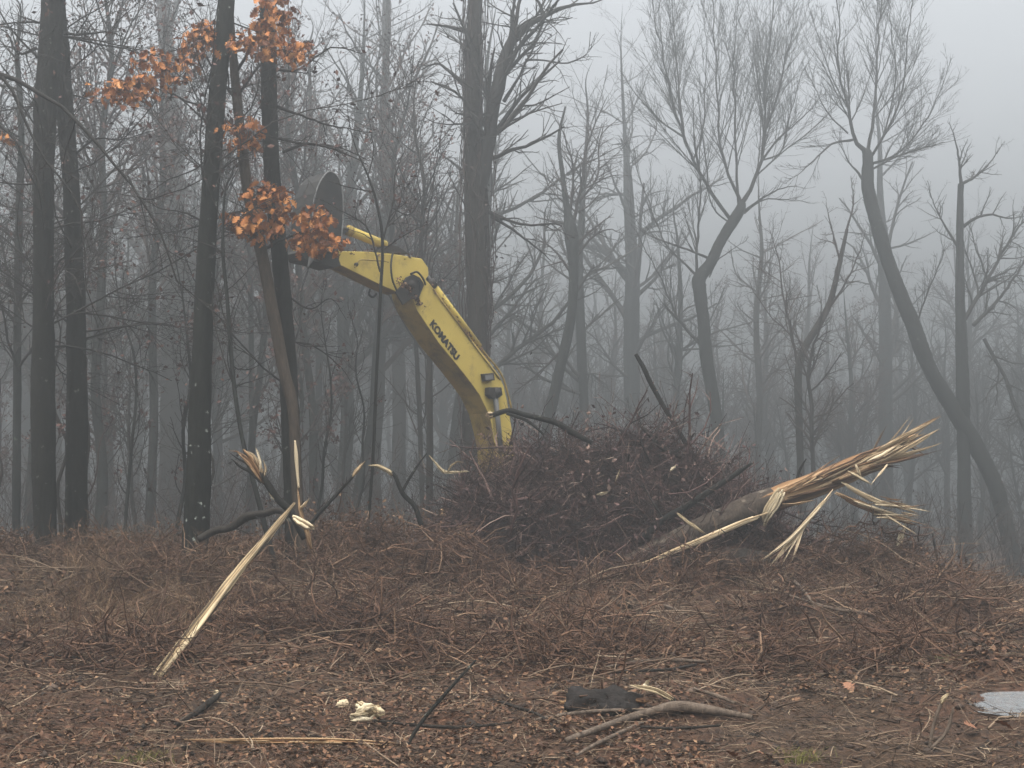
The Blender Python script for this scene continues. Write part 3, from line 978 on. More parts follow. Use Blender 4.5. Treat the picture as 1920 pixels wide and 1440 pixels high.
def thicket():
    b = Bag()
    n = 2500
    Y = 27.5 * (95 / 27.5) ** rng.random(n)
    X = rng.uniform(-.42, .42, n) * Y
    keep = ~((X > -1.5) & (X < 6) & (Y < 36)) & (rng.random(n) < np.interp(Y, [27, 50], [.2, 1]))
    X, Y = X[keep], Y[keep]
    n = len(X)
    h = rng.uniform(.6, 2.4, n) * np.interp(Y, [27, 45, 95], [1, 1.3, 2.6])
    t = np.linspace(0, 1, 5)
    lean = rng.normal(size=(n, 2)) * .35
    P = np.stack([X[:, None] + lean[:, :1] * h[:, None] * t ** 1.5, Y[:, None] + lean[:, 1:] * h[:, None] * t ** 1.5, gz(X, Y)[:, None] - .05 + h[:, None] * t], -1)
    R = np.repeat((rng.uniform(.006, .014, n) * np.interp(Y, [27, 95], [1, 3]))[:, None], 5, 1) * (1 - .6 * t)
    b.tubes(P, R, 3)
    p, q = grow(P, R, 4.5, .2, 1, .5, .7, n=3, curl=.2, up=.1, rmin=.005)
    b.tubes(p, q, 2)
    p, q = grow(p, q, 2.4, .2, 1, .6, .8, n=3, curl=.2, up=.05, rmin=.004)
    b.tubes(p, q, 2)
    flakes(b, p[:, -1], 5000, .05)
    o = link("undergrowth", b.mesh("undergrowth", M['twig_red']))
    tag(o, "brown leafless undergrowth between the trunks", "undergrowth", kind="stuff")


thicket()

# ------------------------------------------------------------------ oak with clinging orange leaves
def leaf_mesh(seed):
    r = np.random.default_rng(seed)
    # lobed outline, length 1 along +Y, slightly cupped
    ys = [0, .14, .22, .34, .42, .56, .64, .78, .88, 1.0]
    ws = [.03, .10, .30, .14, .40, .18, .36, .16, .20, 0]
    L, Rr, C = [], [], []
    for y, w in zip(ys, ws):
        w = w * r.uniform(.85, 1.15)
        bend = -.28 * y * y + r.uniform(-.02, .02)
        C.append((0, y, bend))
        L.append((-w, y + .05 * (w > .25), bend + .35 * w + r.uniform(-.05, .05)))
        Rr.append((w, y + .05 * (w > .25), bend + .35 * w + r.uniform(-.05, .05)))
    V = np.array(C + L + Rr)
    n = len(ys)
    F = []
    for i in range(n - 1):
        F.append((i, i + 1, n + i + 1))
        F.append((i, n + i + 1, n + i))
        F.append((i, 2 * n + i, 2 * n + i + 1))
        F.append((i, 2 * n + i + 1, i + 1))
    return V, np.array(F)


LEAFG = [leaf_mesh(s) for s in range(6)]


def oak():
    Y = 21.2
    trunk = [(556, 905, 20), (549, 770, 21), (531, 690, 21), (507, 560, 22), (490, 470, 22), (468, 370, 22), (456, 290, 20), (447, 210, 19), (438, 120, 17), (430, 0, 15)]
    root, P, R = traced_tree("oak_tree", "pale leaning young oak stem with bright orange leaves still clinging", trunk, Y,
                             [[(450, 240, 7), (400, 215, 6), (330, 180, 5), (260, 160, 4), (180, 178, 2)],
                              [(445, 190, 7), (400, 130, 6), (370, 90, 5), (300, 100, 3), (240, 120, 2)],
                              [(440, 140, 8), (470, 90, 7), (500, 40, 6), (530, -20, 3)],
                              [(445, 180, 7), (490, 120, 6), (540, 90, 4), (580, 80, 2)],
                              [(458, 320, 6), (450, 260, 5), (420, 240, 4), (395, 225, 2)],
                              [(480, 430, 7), (470, 400, 6), (440, 400, 4), (415, 410, 2)],
                              [(485, 450, 7), (510, 400, 6), (505, 360, 4), (470, 345, 2)],
                              [(490, 470, 8), (530, 450, 6), (570, 430, 5), (600, 400, 3), (615, 395, 2)],
                              [(570, 432, 5), (600, 445, 4), (630, 455, 2)]],
                             [dict(FINE[0], absd=4.0, lenf=.24), dict(FINE[1], absd=4.0)], 'bark_tan', lim_depth=.2, extra_top=3)
    clusters = [(225, 172, 48, 24, 40), (285, 120, 42, 30, 46), (265, 165, 50, 26, 34), (325, 140, 22, 22, 12), (385, 70, 40, 30, 44), (350, 105, 22, 22, 16), (515, 20, 38, 34, 56), (500, 75, 50, 32, 60), (555, 95, 34, 24, 30), (445, 75, 26, 18, 20),
                (420, 235, 26, 14, 12), (465, 250, 26, 30, 34), (440, 268, 24, 10, 10), (500, 365, 38, 24, 56), (440, 415, 28, 16, 26), (490, 420, 42, 28, 46), (530, 395, 22, 22, 20), (592, 410, 30, 26, 44), (605, 455, 36, 20, 40), (555, 450, 18, 18, 16), (8, 255, 12, 10, 5)]
    spots = []
    for cx, cy_, rx, ry, n in clusters:
        for _ in range(int(n * 2.3)):
            a, q = rng.uniform(0, 6.28), rng.random() ** .55
            spots.append((cx + 1.12 * rx * q * math.cos(a), cy_ + 1.12 * ry * q * math.sin(a), Y - .3 + rng.normal() * .25))
    rng.shuffle(spots)
    pools = []
    lm = []
    for j in range(18):
        V, F = LEAFG[j % 6]
        lm.append(make_mesh("leaf", V, F, M['oak_leaf'], np.full(len(V), (j + .5) / 18)))
    rest = Bag()
    for i, (x, y, yy) in enumerate(spots):
        p = at(x, y, yy) - P[0]
        s = rng.uniform(.08, .175)
        e = Vector((rng.uniform(-1.9, .3), rng.uniform(-.9, .9), rng.uniform(0, 6.28)))
        from mathutils import Euler
        eu = Euler(e)
        if i < 300:
            o = link("leaf", lm[rng.integers(0, 18)], root)
            o.location = p
            o.rotation_euler = eu
            o.scale = (s, s, s)
        else:
            V, F = LEAFG[rng.integers(0, 6)]
            Rm = np.array(eu.to_matrix())
            rest.add((V * s) @ Rm.T + p, F, rng.random())
    o = link("leaf_mass", rest.mesh("leaf_mass", M['oak_leaf']), root)
    o["kind"] = "stuff"
    # torn pale strip low on the stem
    q, r = px_poly([(553, 826, 3), (555, 850, 7), (557, 880, 6), (560, 915, 4)], Y - .15)
    V, F, _, _ = rough_tube(q, r, k=6, spacing=.03)
    link("torn_strip", make_mesh("torn_strip", V - P[0], F, M['wood_fresh'], np.full(len(V), .7)), root)


oak()

# ------------------------------------------------------------------ excavator
def paint(name, col, dirt, amt=.58):
    m = bpy.data.materials.new(name)
    n, b = nodes_of(m)
    tc = n.nodes.new("ShaderNodeTexCoord")
    a = n.nodes.new("ShaderNodeTexNoise")
    a.inputs["Scale"].default_value = 2.3
    a.inputs["Detail"].default_value = 10
    a.inputs["Roughness"].default_value = .72
    n.links.new(tc.outputs["Object"], a.inputs[0])
    r = n.nodes.new("ShaderNodeValToRGB")
    r.color_ramp.elements[0].position = amt
    r.color_ramp.elements[1].position = amt + .18
    r.color_ramp.elements[1].color = (.8, .8, .8, 1)
    n.links.new(a.outputs["Fac"], r.inputs[0])
    c2 = n.nodes.new("ShaderNodeTexNoise")
    c2.inputs["Scale"].default_value = 1.1
    n.links.new(tc.outputs["Object"], c2.inputs[0])
    rr = n.nodes.new("ShaderNodeValToRGB")
    rr.color_ramp.elements[0].position = .3
    rr.color_ramp.elements[1].position = .7
    rr.color_ramp.elements[0].color = rgb([v * .86 for v in col])
    rr.color_ramp.elements[1].color = rgb(col)
    n.links.new(c2.outputs["Fac"], rr.inputs[0])
    mx = n.nodes.new("ShaderNodeMix")
    mx.data_type = 'RGBA'
    n.links.new(r.outputs[0], mx.inputs[0])
    n.links.new(rr.outputs[0], mx.inputs[6])
    mx.inputs[7].default_value = rgb(dirt)
    n.links.new(mx.outputs[2], b.inputs["Base Color"])
    b.inputs["Roughness"].default_value = .68
    b.inputs["Specular IOR Level"].default_value = .25
    bp = n.nodes.new("ShaderNodeBump")
    bp.inputs["Strength"].default_value = .25
    bp.inputs["Distance"].default_value = .01
    n.links.new(a.outputs["Fac"], bp.inputs["Height"])
    n.links.new(bp.outputs[0], b.inputs["Normal"])
    return m


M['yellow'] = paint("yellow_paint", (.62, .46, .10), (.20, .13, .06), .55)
M['belly'] = paint("grimy_shaded_yellow", (.42, .29, .07), (.12, .08, .04), .46)  # darker than the side paint: underside shade put into the colour, plus grime
M['black'] = paint("black_rubber", (.012, .012, .013), (.05, .04, .035), .6)
M['steel'] = paint("worn_steel", (.14, .135, .13), (.09, .065, .05), .55)
M['pin'] = paint("greasy_pin", (.035, .03, .026), (.08, .055, .04), .55)
M['glass'] = paint("dark_glass", (.02, .025, .028), (.05, .05, .05), .7)
M['letter'] = paint("letter_black", (.012, .011, .012), (.05, .04, .03), .72)
M['bucket'] = paint("bucket_steel", (.03, .029, .028), (.055, .047, .04), .45)
M['bucket_edge'] = paint("worn_edge_steel", (.22, .22, .215), (.12, .11, .10), .5)

PSI = math.radians(45)
FWD = np.array([-math.cos(PSI), -math.sin(PSI), 0])
LAT = np.array([-math.sin(PSI), math.cos(PSI), 0])      # away from the camera
P0 = at(940, 850, 27.6)


def onplane(px, py, off=0.0):
    """photo pixel to the machine's near side plane, 'off' metres further away"""
    d = ray(px, py)
    o = np.array([0, 0, HC])
    c = P0 + LAT * off
    t = np.dot(c - o, LAT) / np.dot(d, LAT)
    return o + d * t


EXC = thing("excavator", "yellow excavator whose boom rises left from behind the brush pile", "excavator", (P0[0] + .9, P0[1] + .9, float(gz(P0[0] + .9, P0[1] + .9))))
EB = np.array(EXC.location)


def part(name, V, F, mat, parent=EXC, base=None, smooth=False, bevel=0.0):
    me = make_mesh(name, np.asarray(V) - (EB if base is None else base), F, mat, smooth=smooth) if not isinstance(F, list) else None
    if me is None:
        me = bpy.data.meshes.new(name)
        me.from_pydata([tuple(v) for v in (np.asarray(V) - EB)], [], F)
        me.materials.append(mat)
    o = link(name, me, parent)
    if bevel:
        md = o.modifiers.new("bevel", 'BEVEL')
        md.width = bevel
        md.segments = 2
        md.limit_method = 'ANGLE'
    return o


def slab(name, pix, w, mat, off=0.0, parent=EXC, bevel=.012, mats=None):
    """outline on the near plane extruded away by w"""
    A = np.array([onplane(x, y, off) for x, y in pix])
    B = A + LAT * w
    n = len(A)
    F = [list(range(n))[::-1], list(range(n, 2 * n))]
    F += [[i, (i + 1) % n, n + (i + 1) % n, n + i] for i in range(n)]
    o = part(name, np.concatenate([A, B]), F, mat, parent, bevel=bevel)
    import bmesh
    bm = bmesh.new()
    bm.from_mesh(o.data)
    bmesh.ops.recalc_face_normals(bm, faces=bm.faces)
    bm.to_mesh(o.data)
    bm.free()
    if mats:
        for mm, faces in mats:
            o.data.materials.append(mm)
            k = len(o.data.materials) - 1
            for f in faces:
                o.data.polygons[2 + f].material_index = k
    return o


def pipe(name, pts, r, mat, parent=EXC, k=10, cap=True):
    P = np.array(pts)
    n = max(2, len(P))
    if n > 2:
        P = resample(P, n * 5)
    R = np.full(len(P), r)
    if cap:
        d0 = norm(P[1] - P[0]) * .001
        d1 = norm(P[-1] - P[-2]) * .001
        P = np.concatenate([[P[0] - d0], P, [P[-1] + d1]])
        R = np.concatenate([[1e-4], R, [1e-4]])
    V, F = tubes(P[None], R[None], k)
    return part(name, V, F, mat, parent, smooth=True)


BW = .56
boom_pix = [(772, 556), (782, 582), (822, 642), (862, 691), (886, 722), (900, 742), (916, 775), (925, 810), (931, 840), (936, 900), (938, 960), (948, 985), (968, 990), (984, 980), (990, 955),
            (978, 900), (965, 845), (959, 800), (951, 752), (945, 725), (936, 704), (914, 674), (884, 636), (854, 598), (818, 548), (808, 534), (796, 522), (780, 518), (768, 528)]
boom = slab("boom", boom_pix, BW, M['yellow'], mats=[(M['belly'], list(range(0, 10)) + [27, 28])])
# welded edge flange along the top of the boom
for a, b_ in (((812, 542), (884, 640)), ((884, 640), (938, 712))):
    pipe("edge_rib", [onplane(*a, off=-.015), onplane(*b_, off=-.015)], .014, M['belly'])
# arm
arm_pix = [(568, 476), (600, 486), (642, 499), (709, 532), (738, 545), (752, 549), (768, 540), (782, 526), (797, 526), (804, 516), (803, 502), (791, 485), (736, 476), (690, 472), (644, 471), (610, 466), (576, 462)]
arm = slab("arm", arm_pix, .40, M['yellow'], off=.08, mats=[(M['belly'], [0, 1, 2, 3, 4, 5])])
slab("arm_tip", [(564, 472), (572, 487), (596, 492), (626, 502), (640, 498), (634, 480), (610, 464), (584, 460)], .46, M['pin'], off=.05)
# boom fork plates around the arm pin
slab("fork_plate", [(742, 548), (752, 536), (762, 520), (775, 514), (788, 520), (796, 534), (790, 548), (782, 562), (772, 560), (756, 572)], .035, M['pin'], off=-.03)
pipe("pivot_pin", [onplane(772, 534, -.07), onplane(772, 534, BW + .05)], .085, M['pin'], k=16)
# hoses
hz = onplane(0, 0)
pipe("hose", [onplane(736, 474, .02), onplane(733, 500, -.05), onplane(736, 525, -.06), onplane(744, 545, -.03)], .018, M['black'])
pipe("hose", [onplane(770, 514, -.05), onplane(782, 510, -.07), onplane(793, 522, -.07), onplane(798, 534, -.04)], .02, M['black'])
pipe("hose", [onplane(785, 524, -.06), onplane(788, 545, -.06), onplane(783, 562, -.05), onplane(788, 572, -.04)], .018, M['black'])
pipe("hose", [onplane(665, 502, -.04), onplane(672, 490, -.05), onplane(682, 487, -.05), onplane(722, 490, -.05), onplane(728, 492, -.03)], .013, M['belly'])
pipe("hose", [onplane(694, 542, .2), onplane(692, 552, .2), onplane(699, 557, .2), onplane(706, 551, .2)], .02, M['black'])
pipe("hose_coupling", [onplane(668, 496, .03), onplane(668, 496, -.06)], .04, M['pin'])
# bucket cylinder above the arm
cyl = pipe("bucket_cylinder", [onplane(656, 433, .28), onplane(722, 460, .28)], .088, M['yellow'], k=18)
pipe("cylinder_cap", [onplane(652, 431.5, .28), onplane(658, 434, .28)], .1, M['belly'], cyl, k=18)
pipe("cylinder_rod", [onplane(600, 410, .28), onplane(654, 432, .28)], .04, M['steel'], cyl, k=12)
slab("cylinder_bracket", [(706, 474), (722, 456), (748, 462), (768, 476)], .16, M['pin'], off=.2)
# arm cylinder lying along the top of the boom
cyl = pipe("arm_cylinder", [onplane(812, 535, .1), onplane(898, 650, .1)], .07, M['yellow'], k=18)
pipe("cylinder_cap", [onplane(806, 527, .1), onplane(814, 538, .1)], .085, M['pin'], cyl, k=18)
pipe("arm_cylinder_rod", [onplane(796, 512, .24), onplane(850, 584, .24)], .04, M['steel'], cyl, k=12)
for i in range(3):
    pipe("hydraulic_line", [onplane(804 + i * 2, 540, .18 + .07 * i), onplane(852, 594, .18 + .07 * i), onplane(884, 632, .18 + .07 * i), onplane(914, 668, .18 + .07 * i), onplane(942, 706, .2 + .07 * i), onplane(960, 770, .2 + .07 * i)], .02, M['yellow' if i else 'belly'], k=8)
# lift cylinder on the near side
pipe("lift_cylinder_pin", [onplane(929, 737, -.14), onplane(929, 737, .1)], .11, M['pin'], k=18)
slab("lift_cylinder_eye", [(917, 726), (941, 726), (943, 741), (934, 747), (924, 747), (917, 741)], .12, M['pin'], off=-.14)
lc = pipe("lift_cylinder_rod", [onplane(929, 744, -.1), onplane(940, 850, -.1)], .052, M['steel'], k=14)
pipe("lift_cylinder", [onplane(940, 850, -.1), onplane(950, 965, -.1)], .1, M['yellow'], lc, k=16)
pipe("hydraulic_line", [onplane(918, 770, -.02), onplane(928, 830, -.02), onplane(934, 880, -.02)], .015, M['yellow'])
# work lamp
lamp = slab("work_lamp", [(906, 701), (926, 699), (928, 713), (909, 715)], .08, M['pin'], off=-.1, bevel=.006)
slab("lamp_lens", [(909, 703.5), (924, 702), (925, 711), (911, 712.5)], .01, M['bucket_edge'], off=-.112, parent=lamp, bevel=0)
# lettering
fc = bpy.data.curves.new("lettering", 'FONT')
fc.body = "KOMATSU"
fc.size = 1.0
fc.offset = .05
fc.extrude = .004
fc.space_character = 1.02
fo = bpy.data.objects.new("lettering_tmp", fc)
COL.objects.link(fo)
bpy.context.view_layer.update()
tm = bpy.data.meshes.new_from_object(fo.evaluated_get(bpy.context.evaluated_depsgraph_get()))
bpy.data.objects.remove(fo)
tv = np.empty(len(tm.vertices) * 3, np.float32)
tm.vertices.foreach_get("co", tv)
tv = tv.reshape(-1, 3)
tw, th = tv[:, 0].max() - tv[:, 0].min(), tv[:, 1].max() - tv[:, 1].min()
A_ = onplane(805, 609, -.006)
B_ = onplane(855, 677, -.006)
ux = (B_ - A_) / np.linalg.norm(B_ - A_)
uy = np.cross(LAT * -1, ux)
uy = uy / np.linalg.norm(uy)
if uy[2] < 0:
    uy = -uy
hgt = np.linalg.norm(onplane(805, 609) - onplane(813, 598)) * .98
tn = A_ + (tv[:, :1] - tv[:, 0].min()) / tw * np.linalg.norm(B_ - A_) * ux + (tv[:, 1:2] - tv[:, 1].min()) / th * hgt * uy - LAT * tv[:, 2:3]
tm.vertices.foreach_set("co", (tn - EB).astype(np.float32).ravel())
tm.materials.clear()
tm.materials.append(M['letter'])
tm.update()
o = link("lettering", tm, EXC)
o["label"] = "KOMATSU in black capitals along the boom side"


# bucket above the arm tip
def bucket():
    near = [(589, 470), (586, 430), (587, 390), (592, 362), (602, 338), (616, 322), (630, 328), (639, 345), (643, 372), (643, 410), (640, 450), (632, 475)]
    bw = .62
    A = np.array([onplane(x, y, -.12) for x, y in near])
    n = len(A)
    # side plates
    root = None
    for k, off in enumerate((-.12, bw - .17)):
        p = slab("bucket_side_plate", near, .05, M['bucket'], off=off, bevel=.008)
        q = np.array([onplane(x, y, off + (.0 if k == 0 else .05)) for x, y in near[:-1]])
        pipe("worn_rim", list(q), .014, M['bucket_edge'], p, k=8)
    # shell: wraps over the arch (thick strip)
    c = A.mean(0)
    B = A + LAT * bw
    ins = c + (A - c) * .9
    inB = ins + LAT * bw
    V = np.concatenate([A, B, ins, inB])
    F = []
    for i in range(n - 1):
        F.append([i, i + 1, n + i + 1, n + i])
        F.append([2 * n + i + 1, 2 * n + i, 3 * n + i, 3 * n + i + 1])
    for i in (0, n - 1):
        F.append([i, n + i, 3 * n + i, 2 * n + i])
    part("bucket_shell", V, F, M['bucket'])
    for j in range(5):
        o_ = -.06 + j * .13
        a = onplane(589, 470, o_)
        b_ = onplane(578, 500, o_)
        R = np.array([.07, .05, .015])
        P = np.array([a, (a + b_) / 2, b_])
        Vt, Ft = tubes(P[None], R[None], 4)
        part("bucket_tooth", Vt, Ft, M['steel'])
    slab("bucket_link", [(600, 470), (612, 440), (640, 425), (650, 436), (626, 452), (616, 478)], .3, M['pin'], off=.1)


bucket()


def box(name, c, s, mat, parent=EXC, bevel=.05, rot=0.0):
    """box in machine axes: forward, lateral, up (centre c relative to the machine origin)"""
    V = []
    for a in (-1, 1):
        for b_ in (-1, 1):
            for d in (-1, 1):
                V.append(EB + FWD * (c[0] + a * s[0] / 2) + LAT * (c[1] + b_ * s[1] / 2) + np.array([0, 0, c[2] + d * s[2] / 2]))
    F = [[0, 1, 3, 2], [4, 6, 7, 5], [0, 4, 5, 1], [2, 3, 7, 6], [0, 2, 6, 4], [1, 5, 7, 3]]
    return part(name, np.array(V), F, mat, parent, bevel=bevel)


# machine body, hidden behind the pile from here but standing there
house = box("house", (-1.9, .35, 1.35), (2.4, 2.4, .9), M['yellow'], bevel=.08)
box("counterweight", (-3.3, .35, 1.3), (.7, 2.4, 1.0), M['belly'], bevel=.2)
cabp = box("cab", (-.75, -.45, 1.75), (1.5, .95, 1.5), M['yellow'], bevel=.12)
for sx, sy in ((1, 0), (0, -1)):
    if sx:
        box("cab_window", (.0, -.45, 1.95), (.03, .8, .9), M['glass'], cabp, .01)
    else:
        box("cab_window", (-.75, -.93, 1.95), (1.2, .03, .8), M['glass'], cabp, .01)
for sy in (-.85, 1.55):
    tr = box("track", (-1.3, sy, .42), (3.8, .6, .8), M['black'], bevel=.35)
    for j in range(5):
        c = EB + FWD * (-2.8 + j * .75) + np.array([0, 0, .42])
        pipe("track_roller", [c + LAT * (sy - .32), c + LAT * (sy + .32)], .22, M['pin'], tr, k=16)

# ------------------------------------------------------------------ brush pile
PX_ = [835, 870, 920, 970, 1030, 1090, 1150, 1200, 1250, 1310, 1370, 1420, 1460]
PT_ = [1010, 950, 898, 880, 850, 845, 872, 858, 852, 872, 905, 970, 1020]


def pile_height(X, Y, f=1.0):
    """height of the brush heap above the ground"""
    px = 960 + X / 24.0 * FPX
    top = np.interp(px, PX_, PT_)
    zt = HC + (HORIZON - top) / FPX * 24.0
    g = gz(X, Y, False)
    pd = np.clip(1 - (np.abs(Y - 24.1) / 2.3) ** 2.2, 0, 1) ** .7
    q = np.stack([X * 1.1, Y * 1.1, X * 0], -1)
    return np.maximum(zt - g, 0) * pd * (1 + .2 * vnoise(q, 61) + .22 * vnoise(q * 2.7, 62)) * f


def brush_pile():
    b = Bag()

    def lay(n, l0, l1, r0, r1, u0, kids, power, out=0.0, flat=.5):
        X = rng.uniform(-1.2, 4.6, n)
        Y = 24.1 + rng.uniform(-2.3, 1.6, n)
        h = pile_height(X, Y)
        u = u0 + (1 - u0) * rng.random(n) ** .6
        ok = h > .06
        X, Y, h, u = X[ok], Y[ok], h[ok], u[ok]
        n = len(X)
        P = np.stack([X, Y, gz(X, Y, False) + h * u], -1)
        d = norm(rng.normal(size=(n, 3)) * np.array([1, .8, flat]) + np.array([0, -.05, .1 + out]))
        ln = rng.uniform(l0, l1, n)
        m = 6 if r1 > .012 else 4
        C = np.zeros((n, m, 3))
        C[:, 0] = P - d * (ln * (.5 - .35 * (out > 0)))[:, None]
        for q in range(1, m):
            d = norm(d + .2 * rng.normal(size=(n, 3)))
            C[:, q] = C[:, q - 1] + d * (ln / (m - 1))[:, None]
        R = rng.uniform(r0, r1, n)[:, None] * np.linspace(1, .4, m)[None]
        b.tubes(C, R, 4 if r1 > .012 else 3, tint=rng.random(n) ** power)
        p, q = grow(C, R, kids, .2, 1, .5, .7, n=3, curl=.22, up=.04, rmin=.0035)
        b.tubes(p, q, 2, tint=rng.random(len(p)) ** power)
        return C

    C1 = lay(10000, .3, 1.0, .003, .0065, .4, 2.2, 1.6)
    C2 = lay(420, .7, 2.0, .008, .018, .5, 6, 1.3, .0, .5)
    C3 = lay(1300, .5, 1.3, .004, .008, .88, 6, 1.5, .45, .9)
    C4 = lay(110, .8, 1.9, .012, .03, .75, 7, .9, .15, .6)      # sprays sticking out of the outline
    n = 130
    px = rng.uniform(1130, 1400, n)
    Yb = rng.uniform(21.3, 21.9, n)
    X = (px - 960) / FPX * Yb
    P = np.stack([X, Yb, gz(X, Yb) + rng.uniform(0, .6, n) * np.interp(px, [1150, 1300, 1400], [.6, .8, .3])], -1)
    d = norm(rng.normal(size=(n, 3)) * np.array([1, .4, .6]))
    C = np.stack([P - d * .3 + rng.normal(size=(n, 3)) * .03, P + rng.normal(size=(n, 3)) * .05, P + d * .3, P + d * .5 + rng.normal(size=(n, 3)) * .06], 1)
    R = rng.uniform(.004, .011, n)[:, None] * np.array([[1, .9, .7, .4]])
    b.tubes(C, R, 4, tint=rng.random(n) ** 1.2)
    p, q = grow(C, R, 4, .2, 1, .5, .7, n=3, curl=.22, up=.04, rmin=.0035)
    b.tubes(p, q, 2, tint=rng.random(len(p)) ** 1.4)
    o = link("brush_pile", b.mesh("brush_pile", M['pile_twig']))
    tag(o, "big heap of dark purplish-brown brush in front of the excavator", "brush pile", kind="stuff")
    lb = Bag()
    flakes(lb, np.concatenate([C1[:, 2], C3[:, 3]]), 7000, .045)
    k = link("caught_leaves", lb.mesh("caught_leaves", M['pile_leaf']), o)
    k["kind"] = "stuff"
    nx, ny = 90, 56
    X, Y = np.meshgrid(np.linspace(-1.3, 4.8, nx), np.linspace(21.7, 26.5, ny), indexing='xy')
    h = pile_height(X, Y, .78)
    Z = gz(X, Y, False) - .12 + h + np.minimum(h, .3) * (.7 * vnoise(np.stack([X * 2.6, Y * 2.6, X * 0], -1), 31) + .4 * vnoise(np.stack([X * 6, Y * 6, X * 0], -1), 32))
    V = np.stack([X, Y, Z], -1).reshape(-1, 3)
    i = np.arange(nx * ny).reshape(ny, nx)
    F = np.stack([i[:-1, :-1], i[:-1, 1:], i[1:, 1:], i[1:, :-1]], -1).reshape(-1, 4)
    link("soil_core", make_mesh("soil_core", V, F, M['pile_soil']), o)


M['pile_soil'] = mat_noise("pile_soil", [(.3, (.010, .007, .006)), (.7, (.032, .021, .017))], scale=14, bump=1, bdist=.06)
M['pile_leaf'] = mat_noise("pile_leaf", [(.1, (.035, .02, .02)), (.6, (.10, .055, .05)), (.93, (.20, .13, .10)), (1, (.5, .42, .32))], scale=10, bump=0, tint=True, tint_w=.85)
brush_pile()


# ------------------------------------------------------------------ litter on the ground
def scatter(n, px_lo=0, px_hi=1920):
    """random ground points roughly even per photo area between 9.5 and 27 m"""
    v = rng.random(n)
    Y = 9.3 * (27.2 / 9.3) ** v
    X = ((rng.uniform(-80, 2000, n)) - 960) / FPX * Y
    return X, Y


def litter():
    # twigs
    n = 19000
    X, Y = scatter(n)
    keep = np.hypot((X - 5.1) / .85, (Y - 13.05) / .85) > 1
    X, Y = X[keep], Y[keep]
    n = len(X)
    a = rng.uniform(0, 2 * math.pi, n)
    el = np.abs(rng.normal(size=n)) * .24
    near = np.interp(Y, [10, 13, 18], [.42, .6, 1.0])
    ln = rng.uniform(.12, .75, n) * (0.6 + .8 * rng.random(n)) * near
    d = np.stack([np.cos(a) * np.cos(el), np.sin(a) * np.cos(el), np.sin(el)], -1)
    m = 4
    C = np.zeros((n, m, 3))
    C[:, 0] = np.stack([X, Y, gz(X, Y) + .008], -1)
    for q in range(1, m):
        d = norm(d + .16 * rng.normal(size=(n, 3)) * np.array([1, 1, .5]) - np.array([0, 0, .05]))
        C[:, q] = C[:, q - 1] + d * (ln / (m - 1))[:, None]
    C[:, :, 2] = np.maximum(C[:, :, 2], gz(C[:, :, 0], C[:, :, 1]) + .004)
    R = (rng.uniform(.0025, .008, n) * (1 + 1.2 * (rng.random(n) < .1)) * np.interp(Y, [10, 18], [.6, 1]))[:, None] * np.linspace(1, .45, m)[None]
    b = Bag()
    b.tubes(C, R, 3, tint=rng.random(n) ** np.interp(Y, [10, 18], [1.9, 1.5]))
    p, q = grow(C[::2], R[::2], 1.5, .25, 1, .55, .65, n=3, curl=.18, up=.03, rmin=.002)
    b.tubes(p, q, 2, tint=rng.random(len(p)) ** 1.6)
    # longer broken branches with side twigs
    n = 1500
    X, Y = scatter(n)
    keep = (np.hypot((X - 5.1) / 1.1, (Y - 13.05) / 1.2) > 1) & ~((np.abs(X - 1.15) < 1.2) & (Y < 12.6)) & (rng.random(n) < np.interp(Y, [11, 14, 18, 21], [.06, .25, .7, 1]) * np.where((X > 2) & (Y < 18), .4, 1))
    X, Y = X[keep], Y[keep]
    n = len(X)
    a = rng.normal(size=n) * .75 + np.where(rng.random(n) < .5, 0, math.pi)
    ln = rng.uniform(.6, 2.2, n)
    d = np.stack([np.cos(a), np.sin(a), np.abs(rng.normal(size=n)) * .2], -1)
    m = 8
    C = np.zeros((n, m, 3))
    C[:, 0] = np.stack([X, Y, gz(X, Y) + .01], -1)
    for q in range(1, m):
        d = norm(d + .15 * rng.normal(size=(n, 3)) * np.array([1, 1, .6]) - np.array([0, 0, .04]))
        C[:, q] = C[:, q - 1] + d * (ln / (m - 1))[:, None]
    C[:, :, 2] = np.maximum(C[:, :, 2], gz(C[:, :, 0], C[:, :, 1]) + .006)
    R = rng.uniform(.005, .013, n)[:, None] * np.linspace(1, .4, m)[None]
    b.tubes(C, R, 4, tint=.25 + .65 * rng.random(n))
    p, q = grow(C, R, 3.5, .15, 1, .38, .7, n=4, curl=.2, up=.08, rmin=.003)
    b.tubes(p, q, 3, tint=.2 + .7 * rng.random(len(p)))
    p, q = grow(p, q, 1.5, .2, 1, .5, .7, n=4, curl=.18, up=.05, rmin=.0025)
    b.tubes(p, q, 2, tint=.2 + .7 * rng.random(len(p)))
    o = link("twig_litter", b.mesh("twig_litter", M['litter_twig']))
    tag(o, "small brown twigs strewn over the muddy ground", "twigs", kind="stuff")
    # leaves and shredded straw
    b = Bag()
    n = 60000
    X, Y = scatter(n)
    dens = vnoise(np.stack([X * .5, Y * .5, X * 0], -1), 41) + .35 * (X < 1.5)
    keep = (dens > -.35 + .5 * rng.normal(size=n) * .4) & (np.hypot((X - 5.1) / .85, (Y - 13.05) / .85) > 1)
    X, Y = X[keep], Y[keep]
    pts = np.stack([X, Y, gz(X, Y) + .02], -1)
    far = pts[:, 1] > 14
    flakes(b, pts[far], int(far.sum()), .042, flat=True, spread=.012)
    flakes(b, pts[~far], int((~far).sum() * 1.1), .023, flat=True, spread=.03)
    o = link("leaf_litter", b.mesh("leaf_litter", M['litter_leaf']))
    tag(o, "carpet of rusty brown dead leaves and bark shreds", "leaf litter", kind="stuff")


litter()


